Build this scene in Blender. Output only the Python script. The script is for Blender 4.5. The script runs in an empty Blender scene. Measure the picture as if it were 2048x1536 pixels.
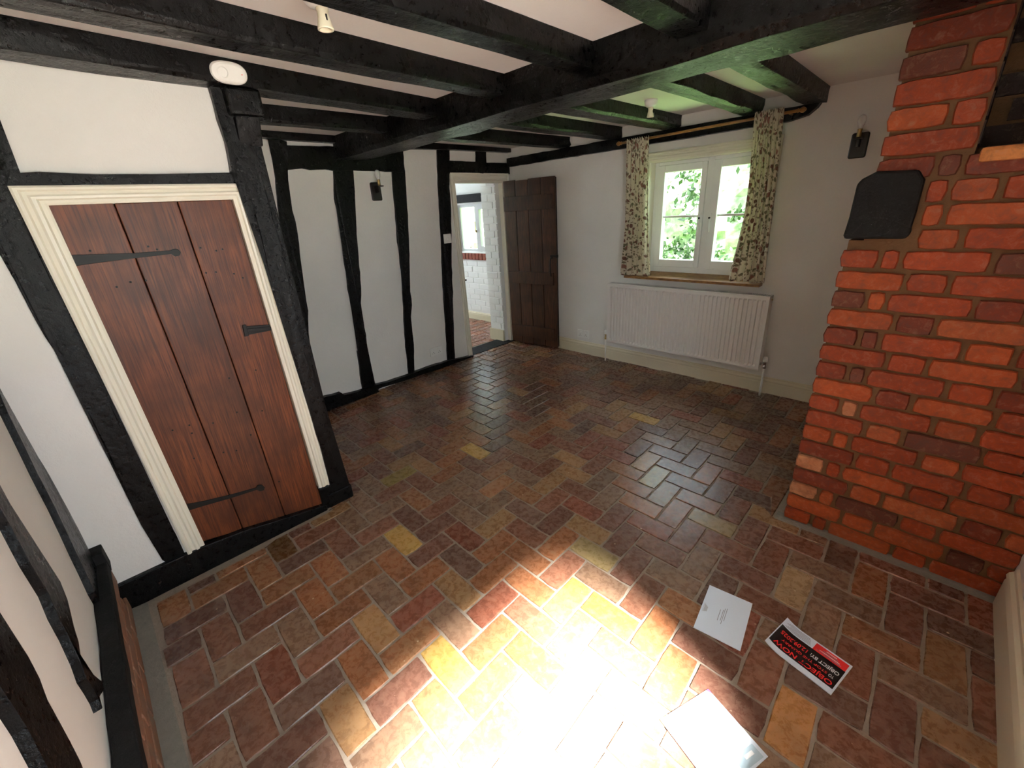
import bpy, bmesh, math, random
from mathutils import Vector, Matrix, noise

# ------------------------------------------------------------------ camera, sky, sun, exposure
SC = bpy.context.scene
COL = SC.collection
CAM = Vector((0, 0, 1.5))
YAW, PITCH, ROLL, F = math.radians(-46.047), math.radians(22.282), math.radians(-3.680), 856.9
FW = Vector((math.sin(YAW)*math.cos(PITCH), math.cos(YAW)*math.cos(PITCH), -math.sin(PITCH)))
_r = Vector((math.cos(YAW), -math.sin(YAW), 0)); _u = _r.cross(FW)
RT = math.cos(ROLL)*_r + math.sin(ROLL)*_u
UP = -math.sin(ROLL)*_r + math.cos(ROLL)*_u
cd = bpy.data.cameras.new('camera'); cam = bpy.data.objects.new('camera', cd); COL.objects.link(cam)
cd.sensor_width = 36; cd.lens = 36*F/2048; cd.clip_start = 0.02; cd.clip_end = 200
cam.matrix_world = Matrix(((RT.x, UP.x, -FW.x, CAM.x), (RT.y, UP.y, -FW.y, CAM.y), (RT.z, UP.z, -FW.z, CAM.z), (0, 0, 0, 1)))
SC.camera = cam
w = bpy.data.worlds.new('sky'); SC.world = w; w.use_nodes = True
bg = w.node_tree.nodes['Background']; bg.inputs[0].default_value = (0.80, 0.91, 1.0, 1); bg.inputs[1].default_value = 11.0
sl = bpy.data.lights.new('sun', 'SUN'); sun = bpy.data.objects.new('sun', sl); COL.objects.link(sun)
SUN_DIR = Vector((-0.76, 0.14, -1.0)).normalized()
sun.rotation_euler = SUN_DIR.to_track_quat('-Z', 'Y').to_euler(); sun.location = (6, -1, 9)
sl.energy = 130; sl.color = (1.0, 0.96, 0.92); sl.angle = math.radians(13)
SC.view_settings.view_transform = 'Standard'; SC.view_settings.look = 'None'
SC.view_settings.gamma = 1; SC.view_settings.use_curve_mapping = False
SC.view_settings.exposure = 0.12
try:
    SC.cycles.max_bounces = 10; SC.cycles.diffuse_bounces = 6; SC.cycles.glossy_bounces = 4
    SC.cycles.transparent_max_bounces = 12; SC.cycles.sample_clamp_indirect = 12
    SC.cycles.use_denoising = True
except Exception: pass

# ------------------------------------------------------------------ survey helpers: photo point -> point on a known wall plane
def ray(p): return FW + (p[0]-1024)/F*RT - (p[1]-768)/F*UP
def flo(p, z=0.0): d = ray(p); return CAM + d*((z-1.5)/d.z)
def onx(p, x): d = ray(p); return CAM + d*(x/d.x)
def ony(p, y): d = ray(p); return CAM + d*(y/d.y)
XD, YW, YB, YC = -2.19, 3.642, -0.285, 2.11       # door wall, window wall, near wall, chimney face
XR = 0.425
def xs(y): return -3.596 - 0.04*(y-3)              # timber framed wall stands slightly skew
def onS(p, off=0.0):
    P = onx(p, -3.6)
    for _ in range(8): P = onx(p, xs(P.y)+off)
    return P
def Z1(*q): return [(a/2.926, b/2.926) for a, b in q]
def Z2(*q): return [(a/2.56, 400+b/2.56) for a, b in q]
def Z3(*q): return [(a/2.621, 950+b/2.621) for a, b in q]
def Z4(*q): return [(400+a/2.56, 180+b/2.56) for a, b in q]
def Z5(*q): return [(500+a/2.56, 650+b/2.56) for a, b in q]

# ------------------------------------------------------------------ materials
def mat(name, color=(.8, .8, .8), rough=.5, **k):
    m = bpy.data.materials.new(name); m.use_nodes = True
    b = m.node_tree.nodes['Principled BSDF']
    b.inputs['Base Color'].default_value = (*color, 1); b.inputs['Roughness'].default_value = rough
    for kk, v in k.items(): b.inputs[kk.replace('_', ' ')].default_value = v
    return m
def N(m, t, **k):
    n = m.node_tree.nodes.new(t)
    for a, v in k.items():
        if a in n.inputs.keys(): n.inputs[a].default_value = v
        else: setattr(n, a, v)
    return n
def L(m, a, b): m.node_tree.links.new(a, b)
def bsdf(m): return m.node_tree.nodes['Principled BSDF']
def coords(m, scale=(1, 1, 1), kind='Object'):
    tc = N(m, 'ShaderNodeTexCoord'); mp = N(m, 'ShaderNodeMapping'); mp.inputs['Scale'].default_value = scale
    L(m, tc.outputs[kind], mp.inputs[0]); return mp.outputs[0]
def noise_n(m, vec, scale, detail=5, rough=.55, dist=0.0):
    n = N(m, 'ShaderNodeTexNoise'); n.inputs['Scale'].default_value = scale; n.inputs['Detail'].default_value = detail
    n.inputs['Roughness'].default_value = rough; n.inputs['Distortion'].default_value = dist
    L(m, vec, n.inputs['Vector']); return n.outputs['Fac']
def ramp(m, fac, stops):
    r = N(m, 'ShaderNodeValToRGB'); e = r.color_ramp.elements
    while len(e) < len(stops): e.new(.5)
    for el, (p, c) in zip(e, stops):
        el.position = p; el.color = (*c, 1) if isinstance(c, tuple) else (c, c, c, 1)
    L(m, fac, r.inputs[0]); return r.outputs[0]
def mix(m, fac, a, b, mode='MIX'):
    x = N(m, 'ShaderNodeMix', data_type='RGBA', blend_type=mode)
    for s, v in ((x.inputs[0], fac), (x.inputs[6], a), (x.inputs[7], b)):
        if hasattr(v, 'is_linked') or hasattr(v, 'links'): L(m, v, s)
        elif isinstance(v, tuple): s.default_value = (*v, 1)
        else: s.default_value = v
    return x.outputs[2]
def bump(m, h, strength=.3, dist=.01):
    b = N(m, 'ShaderNodeBump'); b.inputs['Strength'].default_value = strength; b.inputs['Distance'].default_value = dist
    L(m, h, b.inputs['Height']); L(m, b.outputs[0], bsdf(m).inputs['Normal'])

def plaster(name, c, bs=.35):
    m = mat(name, c, .75); v = coords(m)
    n1 = noise_n(m, v, 2.2, 4); n2 = noise_n(m, v, 60, 4, .7)
    L(m, mix(m, ramp(m, n1, [(.35, .0), (.7, 1.0)]), c, tuple(x*.93 for x in c)), bsdf(m).inputs['Base Color'])
    mm = N(m, 'ShaderNodeMath', operation='MULTIPLY_ADD'); L(m, n1, mm.inputs[0]); mm.inputs[1].default_value = 5; L(m, n2, mm.inputs[2])
    bump(m, mm.outputs[0], bs, .004); return m
M_WALL = plaster('white_plaster', (.80, .78, .745))
M_CEIL = plaster('ceiling_plaster', (.82, .78, .76), .2)
M_TRIM = mat('cream_gloss_paint', (.80, .76, .64), .4)
M_SKIRT = mat('cream_skirting_paint', (.70, .63, .47), .4)
M_WFRAME = mat('white_window_paint', (.90, .92, .92), .3)
M_WF2 = mat('shaded_window_paint', (.50, .50, .50), .5)  # white frame paint greyed: its shade against the bright window is in the colour
M_WHITE = mat('white_plastic', (.82, .81, .78), .35)
M_METAL = mat('white_radiator_enamel', (.80, .77, .75), .3)
M_IRON = mat('black_iron', (.010, .009, .008), .5, Specular_IOR_Level=.3)
M_CHROME = mat('chrome', (.6, .6, .6), .2, Metallic=1.0)
M_BRASS = mat('dull_brass', (.45, .33, .15), .35, Metallic=1.0)
M_DARK = mat('dark_gap', (.01, .01, .01), .9)

def black_timber(name='black_painted_timber', c=(.0025, .0025, .0028), rough=.33):
    m = mat(name, c, rough, Coat_Weight=.0, Specular_IOR_Level=.22); v = coords(m)
    n = noise_n(m, v, 9, 6, .6, .3); n2 = noise_n(m, v, 45, 5, .7)
    L(m, ramp(m, n2, [(.3, .20), (.75, .46)]), bsdf(m).inputs['Roughness'])
    mm = N(m, 'ShaderNodeMath', operation='MULTIPLY_ADD'); L(m, n, mm.inputs[0]); mm.inputs[1].default_value = 2.2; L(m, n2, mm.inputs[2])
    bump(m, mm.outputs[0], .5, .008)
    L(m, mix(m, ramp(m, n2, [(.5, 0.0), (.8, 1.0)]), c, tuple(x*1.9 for x in c)), bsdf(m).inputs['Base Color']); return m
M_BLK = black_timber()
M_STUB = black_timber('worn_black_timber', (.009, .009, .0095), .6)
for n_ in list(M_STUB.node_tree.links):
    if n_.to_socket.name == 'Roughness': M_STUB.node_tree.links.remove(n_)
bsdf(M_STUB).inputs['Roughness'].default_value = .75; bsdf(M_STUB).inputs['Coat Weight'].default_value = 0

def wood(name, c1, c2, c3, axis_scale=(9, 9, .8), rough=.38):
    m = mat(name, c1, rough); v = coords(m, axis_scale)
    n = noise_n(m, v, 3.2, 6, .62, 1.6); v2 = coords(m, (axis_scale[0]*6, axis_scale[1]*6, axis_scale[2]*2.5)); n2 = noise_n(m, v2, 4, 4, .6, .4)
    v3 = coords(m); n3 = noise_n(m, v3, 5, 3)
    base = ramp(m, n, [(.25, c2), (.5, c1), (.75, c3)])
    g = mix(m, ramp(m, n2, [(.35, .0), (.6, 1.0)]), tuple(x*.55 for x in c2), base)
    g2 = mix(m, ramp(m, n3, [(.42, 0.0), (.62, .55)]), g, tuple(x*.45 for x in c2))
    at = N(m, 'ShaderNodeAttribute', attribute_name='tint')
    L(m, mix(m, 1.0, g2, at.outputs[0], 'MULTIPLY'), bsdf(m).inputs['Base Color'])
    bump(m, n2, .25, .002); return m
M_OAK = wood('red_brown_oak', (.18, .042, .009), (.12, .027, .006), (.235, .062, .013), (7, 7, .6), .5)
M_DKOAK = wood('dark_brown_oak', (.10, .040, .018), (.055, .022, .01), (.15, .06, .027))
M_POLE = wood('varnished_pine', (.55, .28, .08), (.4, .18, .05), (.65, .35, .12), (1, 12, 12))
M_SILL = wood('oak_sill', (.45, .24, .08), (.3, .13, .045), (.55, .32, .13), (1, 9, 9))

def attr_clay(name, rough, spec, speck=True, bs=.5, coat=.0):
    m = mat(name, (.3, .1, .05), rough, Coat_Weight=coat, Coat_Roughness=.2); v = coords(m)
    at = N(m, 'ShaderNodeAttribute', attribute_name='brick'); at2 = N(m, 'ShaderNodeAttribute', attribute_name='brick2')
    n1 = noise_n(m, v, 9, 6, .62, .4); n2 = noise_n(m, v, 38, 6, .7, .5); n3 = noise_n(m, v, 90, 3, .6)
    c = mix(m, ramp(m, n1, [(.22, .0), (.8, 1.0)]), at.outputs[0], at2.outputs[0])
    c = mix(m, ramp(m, n2, [(.25, .6), (.52, .0)]), c, tuple([.06, .036, .028])); nb = noise_n(m, v, 5.5, 5, .6, 1.2); c = mix(m, ramp(m, nb, [(.25, .38), (.5, .0)]), c, (.07, .045, .035))
    c = mix(m, ramp(m, n2, [(.52, .0), (.85, .45)]), c, (.42, .31, .23))
    if speck:
        c = mix(m, ramp(m, n3, [(.74, .0), (.78, .75)]), c, (.75, .68, .58))
        vo = N(m, 'ShaderNodeTexVoronoi'); vo.inputs['Scale'].default_value = 9; L(m, v, vo.inputs['Vector'])
        c = mix(m, ramp(m, vo.outputs['Distance'], [(.018, .9), (.045, .0)]), c, (.7, .62, .52))
    c = mix(m, 1.0, c, (1.0, .90, .79) if speck else (1, 1, 1), 'MULTIPLY')
    L(m, c, bsdf(m).inputs['Base Color'])
    L(m, ramp(m, n2, [(.3, rough*.75), (.7, rough*1.35)]), bsdf(m).inputs['Roughness'])
    bsdf(m).inputs['Specular IOR Level'].default_value = spec
    mm = N(m, 'ShaderNodeMath', operation='MULTIPLY_ADD'); L(m, n1, mm.inputs[0]); mm.inputs[1].default_value = 2; L(m, n2, mm.inputs[2])
    bump(m, mm.outputs[0], bs, .003); return m
M_PAVER = attr_clay('waxed_clay_paver', .27, .42, True, .25, .0)
M_BRICK = attr_clay('red_brick', .58, .28, False, .6)
def mortar(name, c, rough=.85):
    m = mat(name, c, rough); v = coords(m); n = noise_n(m, v, 40, 6, .7)
    n1 = noise_n(m, v, 3, 4)
    L(m, mix(m, ramp(m, n1, [(.3, .0), (.7, 1.0)]), mix(m, ramp(m, n, [(.3, .0), (.7, 1.0)]), tuple(x*.6 for x in c), c), tuple(x*.8 for x in c)), bsdf(m).inputs['Base Color'])
    bump(m, n, .8, .004); return m
M_FMORT = mortar('floor_mortar', (.34, .27, .21)); M_BMORT = mortar('brown_brick_mortar', (.17, .082, .03))
M_GREYM = mortar('grey_cement', (.24, .215, .18))

def glass():
    m = bpy.data.materials.new('window_glass'); m.use_nodes = True; nt = m.node_tree; nt.nodes.clear()
    o = nt.nodes.new('ShaderNodeOutputMaterial'); t = nt.nodes.new('ShaderNodeBsdfTransparent'); t.inputs[0].default_value = (.97, .985, .98, 1)
    g = nt.nodes.new('ShaderNodeBsdfGlossy'); g.inputs['Roughness'].default_value = .02
    fr = nt.nodes.new('ShaderNodeLayerWeight'); fr.inputs[0].default_value = .12; mx = nt.nodes.new('ShaderNodeMixShader')
    nt.links.new(fr.outputs['Fresnel'], mx.inputs[0]); nt.links.new(t.outputs[0], mx.inputs[1]); nt.links.new(g.outputs[0], mx.inputs[2])
    nt.links.new(mx.outputs[0], o.inputs[0]); return m
M_GLASS = glass()
def bulbglass():
    m = bpy.data.materials.new('bulb_glass'); m.use_nodes = True; nt = m.node_tree; b = nt.nodes['Principled BSDF']
    b.inputs['Base Color'].default_value = (.9, .9, .9, 1); b.inputs['Roughness'].default_value = .08
    t = nt.nodes.new('ShaderNodeBsdfTransparent'); mx = nt.nodes.new('ShaderNodeMixShader'); mx.inputs[0].default_value = .42
    o = nt.nodes['Material Output']; nt.links.new(t.outputs[0], mx.inputs[1]); nt.links.new(b.outputs[0], mx.inputs[2]); nt.links.new(mx.outputs[0], o.inputs[0]); return m
M_BULB = bulbglass()
def curtain_mat():
    m = mat('floral_cotton', (.78, .72, .58), .9); nt = m.node_tree
    uv = coords(m, (1, 1, 1), 'UV')
    n = noise_n(m, uv, 16, 3); ad = N(m, 'ShaderNodeVectorMath', operation='MULTIPLY_ADD')
    cx = N(m, 'ShaderNodeCombineXYZ'); L(m, n, cx.inputs[0]); L(m, n, cx.inputs[1]); L(m, cx.outputs[0], ad.inputs[0]); ad.inputs[1].default_value = (.05, .05, 0); L(m, uv, ad.inputs[2])
    c = (.80, .74, .60)
    def spots(c, scale, th, col):
        vo = N(m, 'ShaderNodeTexVoronoi'); vo.inputs['Scale'].default_value = scale; vo.inputs['Randomness'].default_value = 1
        L(m, ad.outputs[0], vo.inputs['Vector'])
        return mix(m, ramp(m, vo.outputs['Distance'], [(th, 1.0), (th+.06, .0)]), c, col)
    c = spots(c, 29, .29, (.22, .21, .13)); c = spots(c, 21, .26, (.24, .12, .09)); c = spots(c, 11, .17, (.36, .16, .12)); c = spots(c, 48, .24, (.30, .23, .16))
    L(m, c, bsdf(m).inputs['Base Color'])
    tr = N(m, 'ShaderNodeBsdfTranslucent'); L(m, c, tr.inputs[0]); mx = N(m, 'ShaderNodeMixShader'); mx.inputs[0].default_value = .38
    L(m, bsdf(m).outputs[0], mx.inputs[1]); L(m, tr.outputs[0], mx.inputs[2]); L(m, mx.outputs[0], nt.nodes['Material Output'].inputs[0]); return m
M_CURT = curtain_mat()
def leafm(name, a, b):
    m = mat(name, a, .5); oi = N(m, 'ShaderNodeAttribute', attribute_name='tint')
    L(m, mix(m, oi.outputs['Fac'], a, b), bsdf(m).inputs['Base Color'])
    tr = N(m, 'ShaderNodeBsdfTranslucent'); tr.inputs[0].default_value = (*b, 1); mx = N(m, 'ShaderNodeMixShader'); mx.inputs[0].default_value = .35
    L(m, bsdf(m).outputs[0], mx.inputs[1]); L(m, tr.outputs[0], mx.inputs[2]); L(m, mx.outputs[0], m.node_tree.nodes['Material Output'].inputs[0]); return m
M_LEAF = leafm('hedge_leaves', (.010, .026, .012), (.035, .075, .018))
M_LAWN = mat('lawn_grass', (.10, .20, .045), .9); M_PAVE = mat('pale_gravel', (.40, .37, .33), .9)
M_PWB = plaster('white_painted_brick', (.83, .84, .84), .3)
M_PAPER = mat('white_paper', (.70, .78, .90), .5)
M_PBLACK = mat('black_print', (.012, .012, .013), .3); M_PRED = mat('red_print', (.75, .03, .03), .3)
M_PWHITE = mat('white_print', (.85, .87, .9), .35); M_PGREY = mat('grey_print', (.25, .27, .32), .5); M_PPALE = mat('pale_blue_print', (.45, .58, .68), .4)
M_PPURP = mat('purple_print', (.25, .08, .45), .4)

# ------------------------------------------------------------------ mesh helpers
def link(name, me, m, parent=None):
    o = bpy.data.objects.new(name, me); COL.objects.link(o)
    for x in (m if isinstance(m, (list, tuple)) else [m]): me.materials.append(x)
    if parent is not None: o.parent = parent
    return o
def tag(o, label=None, cat=None, group=None, kind=None):
    if label: o['label'] = label
    if cat: o['category'] = cat
    if group: o['group'] = group
    if kind: o['kind'] = kind
    return o
def thing(name, label, cat, loc=(0, 0, 0), group=None, kind=None):
    o = bpy.data.objects.new(name, None); COL.objects.link(o); o.location = loc; o.empty_display_size = .05
    return tag(o, label, cat, group, kind)
class MB:
    def __init__(s): s.bm = bmesh.new(); s.off = Vector((0, 0, 0))
    def box(s, a, b, bev=0.0, mi=0):
        vs = [s.bm.verts.new((x, y, z)) for x in (a[0], b[0]) for y in (a[1], b[1]) for z in (a[2], b[2])]
        fs = [s.bm.faces.new([vs[i] for i in q]) for q in ((0, 1, 3, 2), (4, 6, 7, 5), (0, 4, 5, 1), (2, 3, 7, 6), (0, 2, 6, 4), (1, 5, 7, 3))]
        for f in fs: f.material_index = mi
        if bev: bmesh.ops.bevel(s.bm, geom=list({e for f in fs for e in f.edges}), offset=bev, segments=2, affect='EDGES', profile=.6)
        return s
    def obox(s, c, ax, size, bev=0.0):            # oriented box: centre, three axes, sizes
        vs = []
        for i in (-.5, .5):
            for j in (-.5, .5):
                for k in (-.5, .5): vs.append(s.bm.verts.new(Vector(c)+ax[0]*size[0]*i+ax[1]*size[1]*j+ax[2]*size[2]*k))
        fs = [s.bm.faces.new([vs[i] for i in q]) for q in ((0, 1, 3, 2), (4, 6, 7, 5), (0, 4, 5, 1), (2, 3, 7, 6), (0, 2, 6, 4), (1, 5, 7, 3))]
        if bev: bmesh.ops.bevel(s.bm, geom=list({e for f in fs for e in f.edges}), offset=bev, segments=2, affect='EDGES', profile=.6)
        return s
    def prism(s, pts, vec):                       # polygon (3D points) extruded by vec
        a = [s.bm.verts.new(p) for p in pts]; b = [s.bm.verts.new(Vector(p)+Vector(vec)) for p in pts]; n = len(pts)
        s.bm.faces.new(a); s.bm.faces.new(b[::-1])
        for i in range(n): s.bm.faces.new((a[i], b[i], b[(i+1) % n], a[(i+1) % n]))
        return s
    def loft(s, rings, caps=True, closed=True):
        R = [[s.bm.verts.new(p) for p in r] for r in rings]; n = len(R[0])
        for a, b in zip(R, R[1:]):
            for i in range(n if closed else n-1): s.bm.faces.new((a[i], a[(i+1) % n], b[(i+1) % n], b[i]))
        if caps and closed: s.bm.faces.new(R[0][::-1]); s.bm.faces.new(R[-1])
        return s
    def tube(s, pts, r, seg=10):
        pts = [Vector(p) for p in pts]; rings = []
        for i, p in enumerate(pts):
            t = (pts[min(i+1, len(pts)-1)]-pts[max(i-1, 0)]).normalized()
            a = t.orthogonal().normalized() if i == 0 else (a - t*a.dot(t)).normalized()
            b = t.cross(a); rr = r[i] if isinstance(r, (list, tuple)) else r
            rings.append([p+a*math.cos(2*math.pi*k/seg)*rr+b*math.sin(2*math.pi*k/seg)*rr for k in range(seg)])
        return s.loft(rings)
    def lathe(s, prof, c, ax=Vector((0, 0, 1)), seg=20):
        ax = Vector(ax).normalized(); a = ax.orthogonal().normalized(); b = ax.cross(a); c = Vector(c)
        return s.loft([[c+ax*h+(a*math.cos(2*math.pi*k/seg)+b*math.sin(2*math.pi*k/seg))*max(r, 1e-4) for k in range(seg)] for r, h in prof])
    def obj(s, name, m, parent=None, smooth=False, bevel=0.0, org=None):
        bmesh.ops.recalc_face_normals(s.bm, faces=s.bm.faces)
        me = bpy.data.meshes.new(name)
        if parent is not None and org is None: org = parent.location
        if org is not None:
            bmesh.ops.translate(s.bm, vec=-Vector(org), verts=s.bm.verts)
        s.bm.to_mesh(me); s.bm.free()
        if smooth:
            for p in me.polygons: p.use_smooth = True
        o = link(name, me, m, parent)
        if parent is None and org is not None: o.location = org
        if bevel:
            bv = o.modifiers.new('bevel', 'BEVEL'); bv.width = bevel; bv.segments = 2; bv.limit_method = 'ANGLE'; bv.angle_limit = .6
        return o
def struct(o, label=None): o['kind'] = 'structure'; return tag(o, label, None) if label else o
def paint(o, name, fn):                           # per-face colour attribute
    a = o.data.color_attributes.new(name, 'FLOAT_COLOR', 'CORNER'); i = 0
    for p in o.data.polygons:
        c = fn(p.index)
        for _ in p.loop_indices: a.data[i].color = (*c, 1); i += 1
def flat_tint(o, v=1.0): paint(o, 'tint', lambda i: (v, v, v)); return o

def rough_outline(pts, step=.05, amp=.003, seed=0):
    out = []; rnd = random.Random(seed)
    for i, p in enumerate(pts):
        q = pts[(i+1) % len(pts)]; d = (q-p).length; n = max(1, int(d/step))
        for k in range(n):
            v = p.lerp(q, k/n)
            if k: v = v + noise.noise_vector(v*14+Vector((seed, 0, 0)))*amp*2
            out.append(v)
    return out
def timber(name, label, px, plane, vec, back=.0, seed=0, cat='timber post', amp=.004, m=None):
    pts = [plane(p) for p in px]
    v = Vector(vec); n = v.normalized()
    pts = rough_outline(pts, .06, amp, seed)
    pts = [p - n*((p-pts[0]).dot(n)*0) - n*back for p in pts]
    c = sum(pts, Vector())/len(pts)
    b = MB(); b.prism(pts, v+n*back)
    bmesh.ops.triangulate(b.bm, faces=[f for f in b.bm.faces if len(f.verts) > 4])
    o = b.obj(name, m or M_BLK, None, bevel=.004, org=c)
    return tag(o, label, cat, 'black studs of the timber framed walls' if name == 'wall_stud' else None)
def beam(name, label, p0, p1, wd, ht, seed=0, cat='beam', wob=.006, seg=14, m=None, x_end=None, parent=None, rnd=.18):
    """p0,p1: centre line of the top face; wd/ht may be (start,end)"""
    p0, p1 = Vector(p0), Vector(p1); d = (p1-p0); t = d.normalized(); side = t.cross(Vector((0, 0, 1))).normalized()
    wd = wd if isinstance(wd, tuple) else (wd, wd); ht = ht if isinstance(ht, tuple) else (ht, ht)
    rings = []
    for i in range(seg+1):
        f = i/seg; c = p0+d*f; W = wd[0]+(wd[1]-wd[0])*f; H = ht[0]+(ht[1]-ht[0])*f
        prof = [(-.5, 0), (-.5, -.35), (-.5, -1+rnd), (-.5+rnd*.35, -1), (-.15, -1), (.2, -1), (.5-rnd*.35, -1), (.5, -1+rnd), (.5, -.35), (.5, 0)]
        ring = []
        for k, (a, h) in enumerate(prof):
            q = c + side*a*W + Vector((0, 0, h*H))
            nz = noise.noise(Vector((f*(d.length)*3.1+seed*7.3, k*.9, seed)))
            nz2 = noise.noise(Vector((f*(d.length)*3.1+seed*3.3, 20+k*.7, seed)))
            if h: q += side*nz*wob*1.6 + Vector((0, 0, nz2*wob))
            ring.append(q)
        rings.append(ring)
    b = MB(); b.loft(rings)
    o = b.obj(name, m or M_BLK, parent, org=None if parent else (p0+p1)/2, bevel=.003)
    return tag(o, label, cat, 'black ceiling joists' if name == 'ceiling_joist' else None)
def frame_mould(name, outer, inner, nrm, prof, m, parent=None):
    """moulded casing: outer/inner polylines, prof=[(t,depth)]"""
    b = MB(); nrm = Vector(nrm)
    rings = []
    for o_, i_ in zip(outer, inner):
        o_, i_ = Vector(o_), Vector(i_)
        rings.append([o_.lerp(i_, t)+nrm*dp for t, dp in prof])
    b.loft(rings)
    return b.obj(name, m, parent, org=None if parent is not None else sum((Vector(v) for v in outer), Vector())/len(outer))

# ------------------------------------------------------------------ setting: floor
U = .1118
EX = Vector((U, -.0022, 0)); EY = Vector((-.0035, U, 0)); O0 = Vector((-.962, .573, 0))
def inv(p):
    d = Vector((p[0], p[1], 0))-O0; det = EX.x*EY.y-EX.y*EY.x
    return ((d.x*EY.y-d.y*EY.x)/det, (EX.x*d.y-EX.y*d.x)/det)
PAL = [((.24, .105, .068), (.16, .08, .058), 9), ((.19, .09, .068), (.12, .065, .053), 9), ((.31, .13, .06), (.22, .10, .055), 5), ((.33, .21, .11), (.26, .14, .07), 3),
       ((.25, .17, .12), (.19, .11, .08), 6), ((.28, .16, .085), (.27, .11, .055), 5), ((.24, .082, .052), (.18, .07, .05), 3), ((.12, .07, .06), (.18, .11, .085), 4), ((.24, .15, .10), (.14, .095, .075), 6)]
TAN, GRY, RED, ORG, DRK = PAL[3], PAL[4], PAL[6], PAL[2], PAL[7]
HINT = {}
def hint(px, c):
    a, b = inv(flo(px)); HINT[(math.floor(a), math.floor(b))] = c
YEL = ((.50, .36, .12), (.42, .24, .07))
for px, c in (((1190, 1110), ((.36, .29, .15), (.34, .26, .13))), ((1135, 1195), YEL), ((895, 1325), YEL), ((1590, 1165), ((.36, .27, .17), (.30, .21, .12))), ((960, 910), YEL), ((800, 955), ((.30, .25, .08), (.26, .19, .06))),
              ((770, 895), TAN), ((1130, 905), TAN), ((1080, 1095), ORG), ((1090, 1140), ORG), ((1430, 1040), ((.34, .27, .14), (.3, .22, .11))), ((1240, 805), TAN), ((1300, 835), YEL), ((790, 1085), YEL), ((1000, 1240), ORG),
              ((1230, 1220), ((.50, .24, .06), (.42, .16, .05))), ((760, 1270), ((.40, .25, .12), (.3, .16, .08))), ((545, 1365), RED), ((560, 1275), GRY), ((855, 1205), RED), ((640, 1100), DRK), ((1640, 1130), GRY),
              ((1310, 950), ((.28, .24, .12), (.24, .2, .1))), ((1350, 925), DRK), ((1300, 1250), ORG), ((960, 1385), ORG), ((1590, 1430), ((.45, .24, .10), (.36, .17, .07))), ((540, 1100), ((.12, .06, .02), (.09, .05, .02)))): hint(px, c)
def jitter_poly(x0, y0, x1, y1, rnd, j, step):
    pts = []
    def side(ax, ay, bx, by):
        n = max(2, int(math.hypot(bx-ax, by-ay)/step))
        for k in range(n): pts.append((ax+(bx-ax)*k/n + (rnd.uniform(-j, j)), ay+(by-ay)*k/n + rnd.uniform(-j, j), k))
    side(x0, y0, x1, y0); side(x1, y0, x1, y1); side(x1, y1, x0, y1); side(x0, y1, x0, y0)
    return pts
def build_pavers(cells, clampf, name, parent, m, zt=.004, seed=3):
    rnd = random.Random(seed); bm = bmesh.new(); cols = []
    tot = sum(p[2] for p in PAL)
    for (a0, b0, a1, b1) in cells:
        g = .055
        P = jitter_poly(a0+g*.6, b0+g*.6, a1-g*.6, b1-g*.6, rnd, .016, .45)
        z = zt+rnd.uniform(-.0012, .0012); tx, ty = rnd.uniform(-.006, .006), rnd.uniform(-.006, .006)
        ca, cb = (a0+a1)/2, (b0+b1)/2
        outer, inner = [], []
        for (a, b, k) in P:
            w1 = clampf(O0+EX*a+EY*b); w2 = clampf(O0+EX*(ca+(a-ca)*(1-.06/abs(a1-a0)))+EY*(cb+(b-cb)*(1-.06/abs(b1-b0))))
            if k == 0:                                  # rounded corners
                w1 = w1.lerp(clampf(O0+EX*ca+EY*cb), .05)
            zz = z+tx*(a-ca)*U+ty*(b-cb)*U
            outer.append(Vector((w1.x, w1.y, zz-.0035))); inner.append(Vector((w2.x, w2.y, zz)))
        xsz = max(v.x for v in outer)-min(v.x for v in outer); ysz = max(v.y for v in outer)-min(v.y for v in outer)
        if xsz < .02 or ysz < .02: continue
        r = rnd.uniform(0, tot); acc = 0; c = PAL[0]
        for p in PAL:
            acc += p[2]
            if r <= acc: c = p; break
        for q in ((int(a0), int(b0)), (int(a1)-1, int(b1)-1)):
            if q in HINT: c = HINT[q]
        s = rnd.uniform(.8, 1.15); c = (tuple(v*s for v in c[0]), tuple(v*s for v in c[1]))
        low = [Vector((v.x, v.y, -.01)) for v in outer]
        vl = [bm.verts.new(v) for v in low]; vo = [bm.verts.new(v) for v in outer]; vi = [bm.verts.new(v) for v in inner]; n = len(vo)
        try:
            f = bm.faces.new(vi); cols.append((f, c))
            for i in range(n):
                cols.append((bm.faces.new((vo[i], vo[(i+1) % n], vi[(i+1) % n], vi[i])), c)); cols.append((bm.faces.new((vl[i], vl[(i+1) % n], vo[(i+1) % n], vo[i])), c))
        except ValueError: pass
    bm.faces.index_update(); A = [None]*len(bm.faces)
    for f, c in cols: A[f.index] = c
    me = bpy.data.meshes.new(name); bm.to_mesh(me); bm.free()
    o = link(name, me, m, parent)
    for p in me.polygons: p.use_smooth = False
    paint(o, 'brick', lambda i: A[i][0]); paint(o, 'brick2', lambda i: A[i][1]); return o
def herring(a_lo, a_hi, b_lo, b_hi):
    out = []
    for i in range(a_lo, a_hi):
        for j in range(b_lo, b_hi):
            if (j+i) % 4 == 0: out.append((i, j, i+1, j+2))
            if (j+i) % 4 == 2: out.append((i, j, i+2, j+1))
    return out
def inside(c):
    p = O0+EX*(c[0]+c[2])/2+EY*(c[1]+c[3])/2
    if p.x > XR+.05 or p.y > YW+.05 or p.y < -.33 or p.x < -3.8: return False
    if p.y < .72 and p.x < XD-.08: return False
    if p.x > -.28 and p.y > YC+.04: return False
    return True
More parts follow.
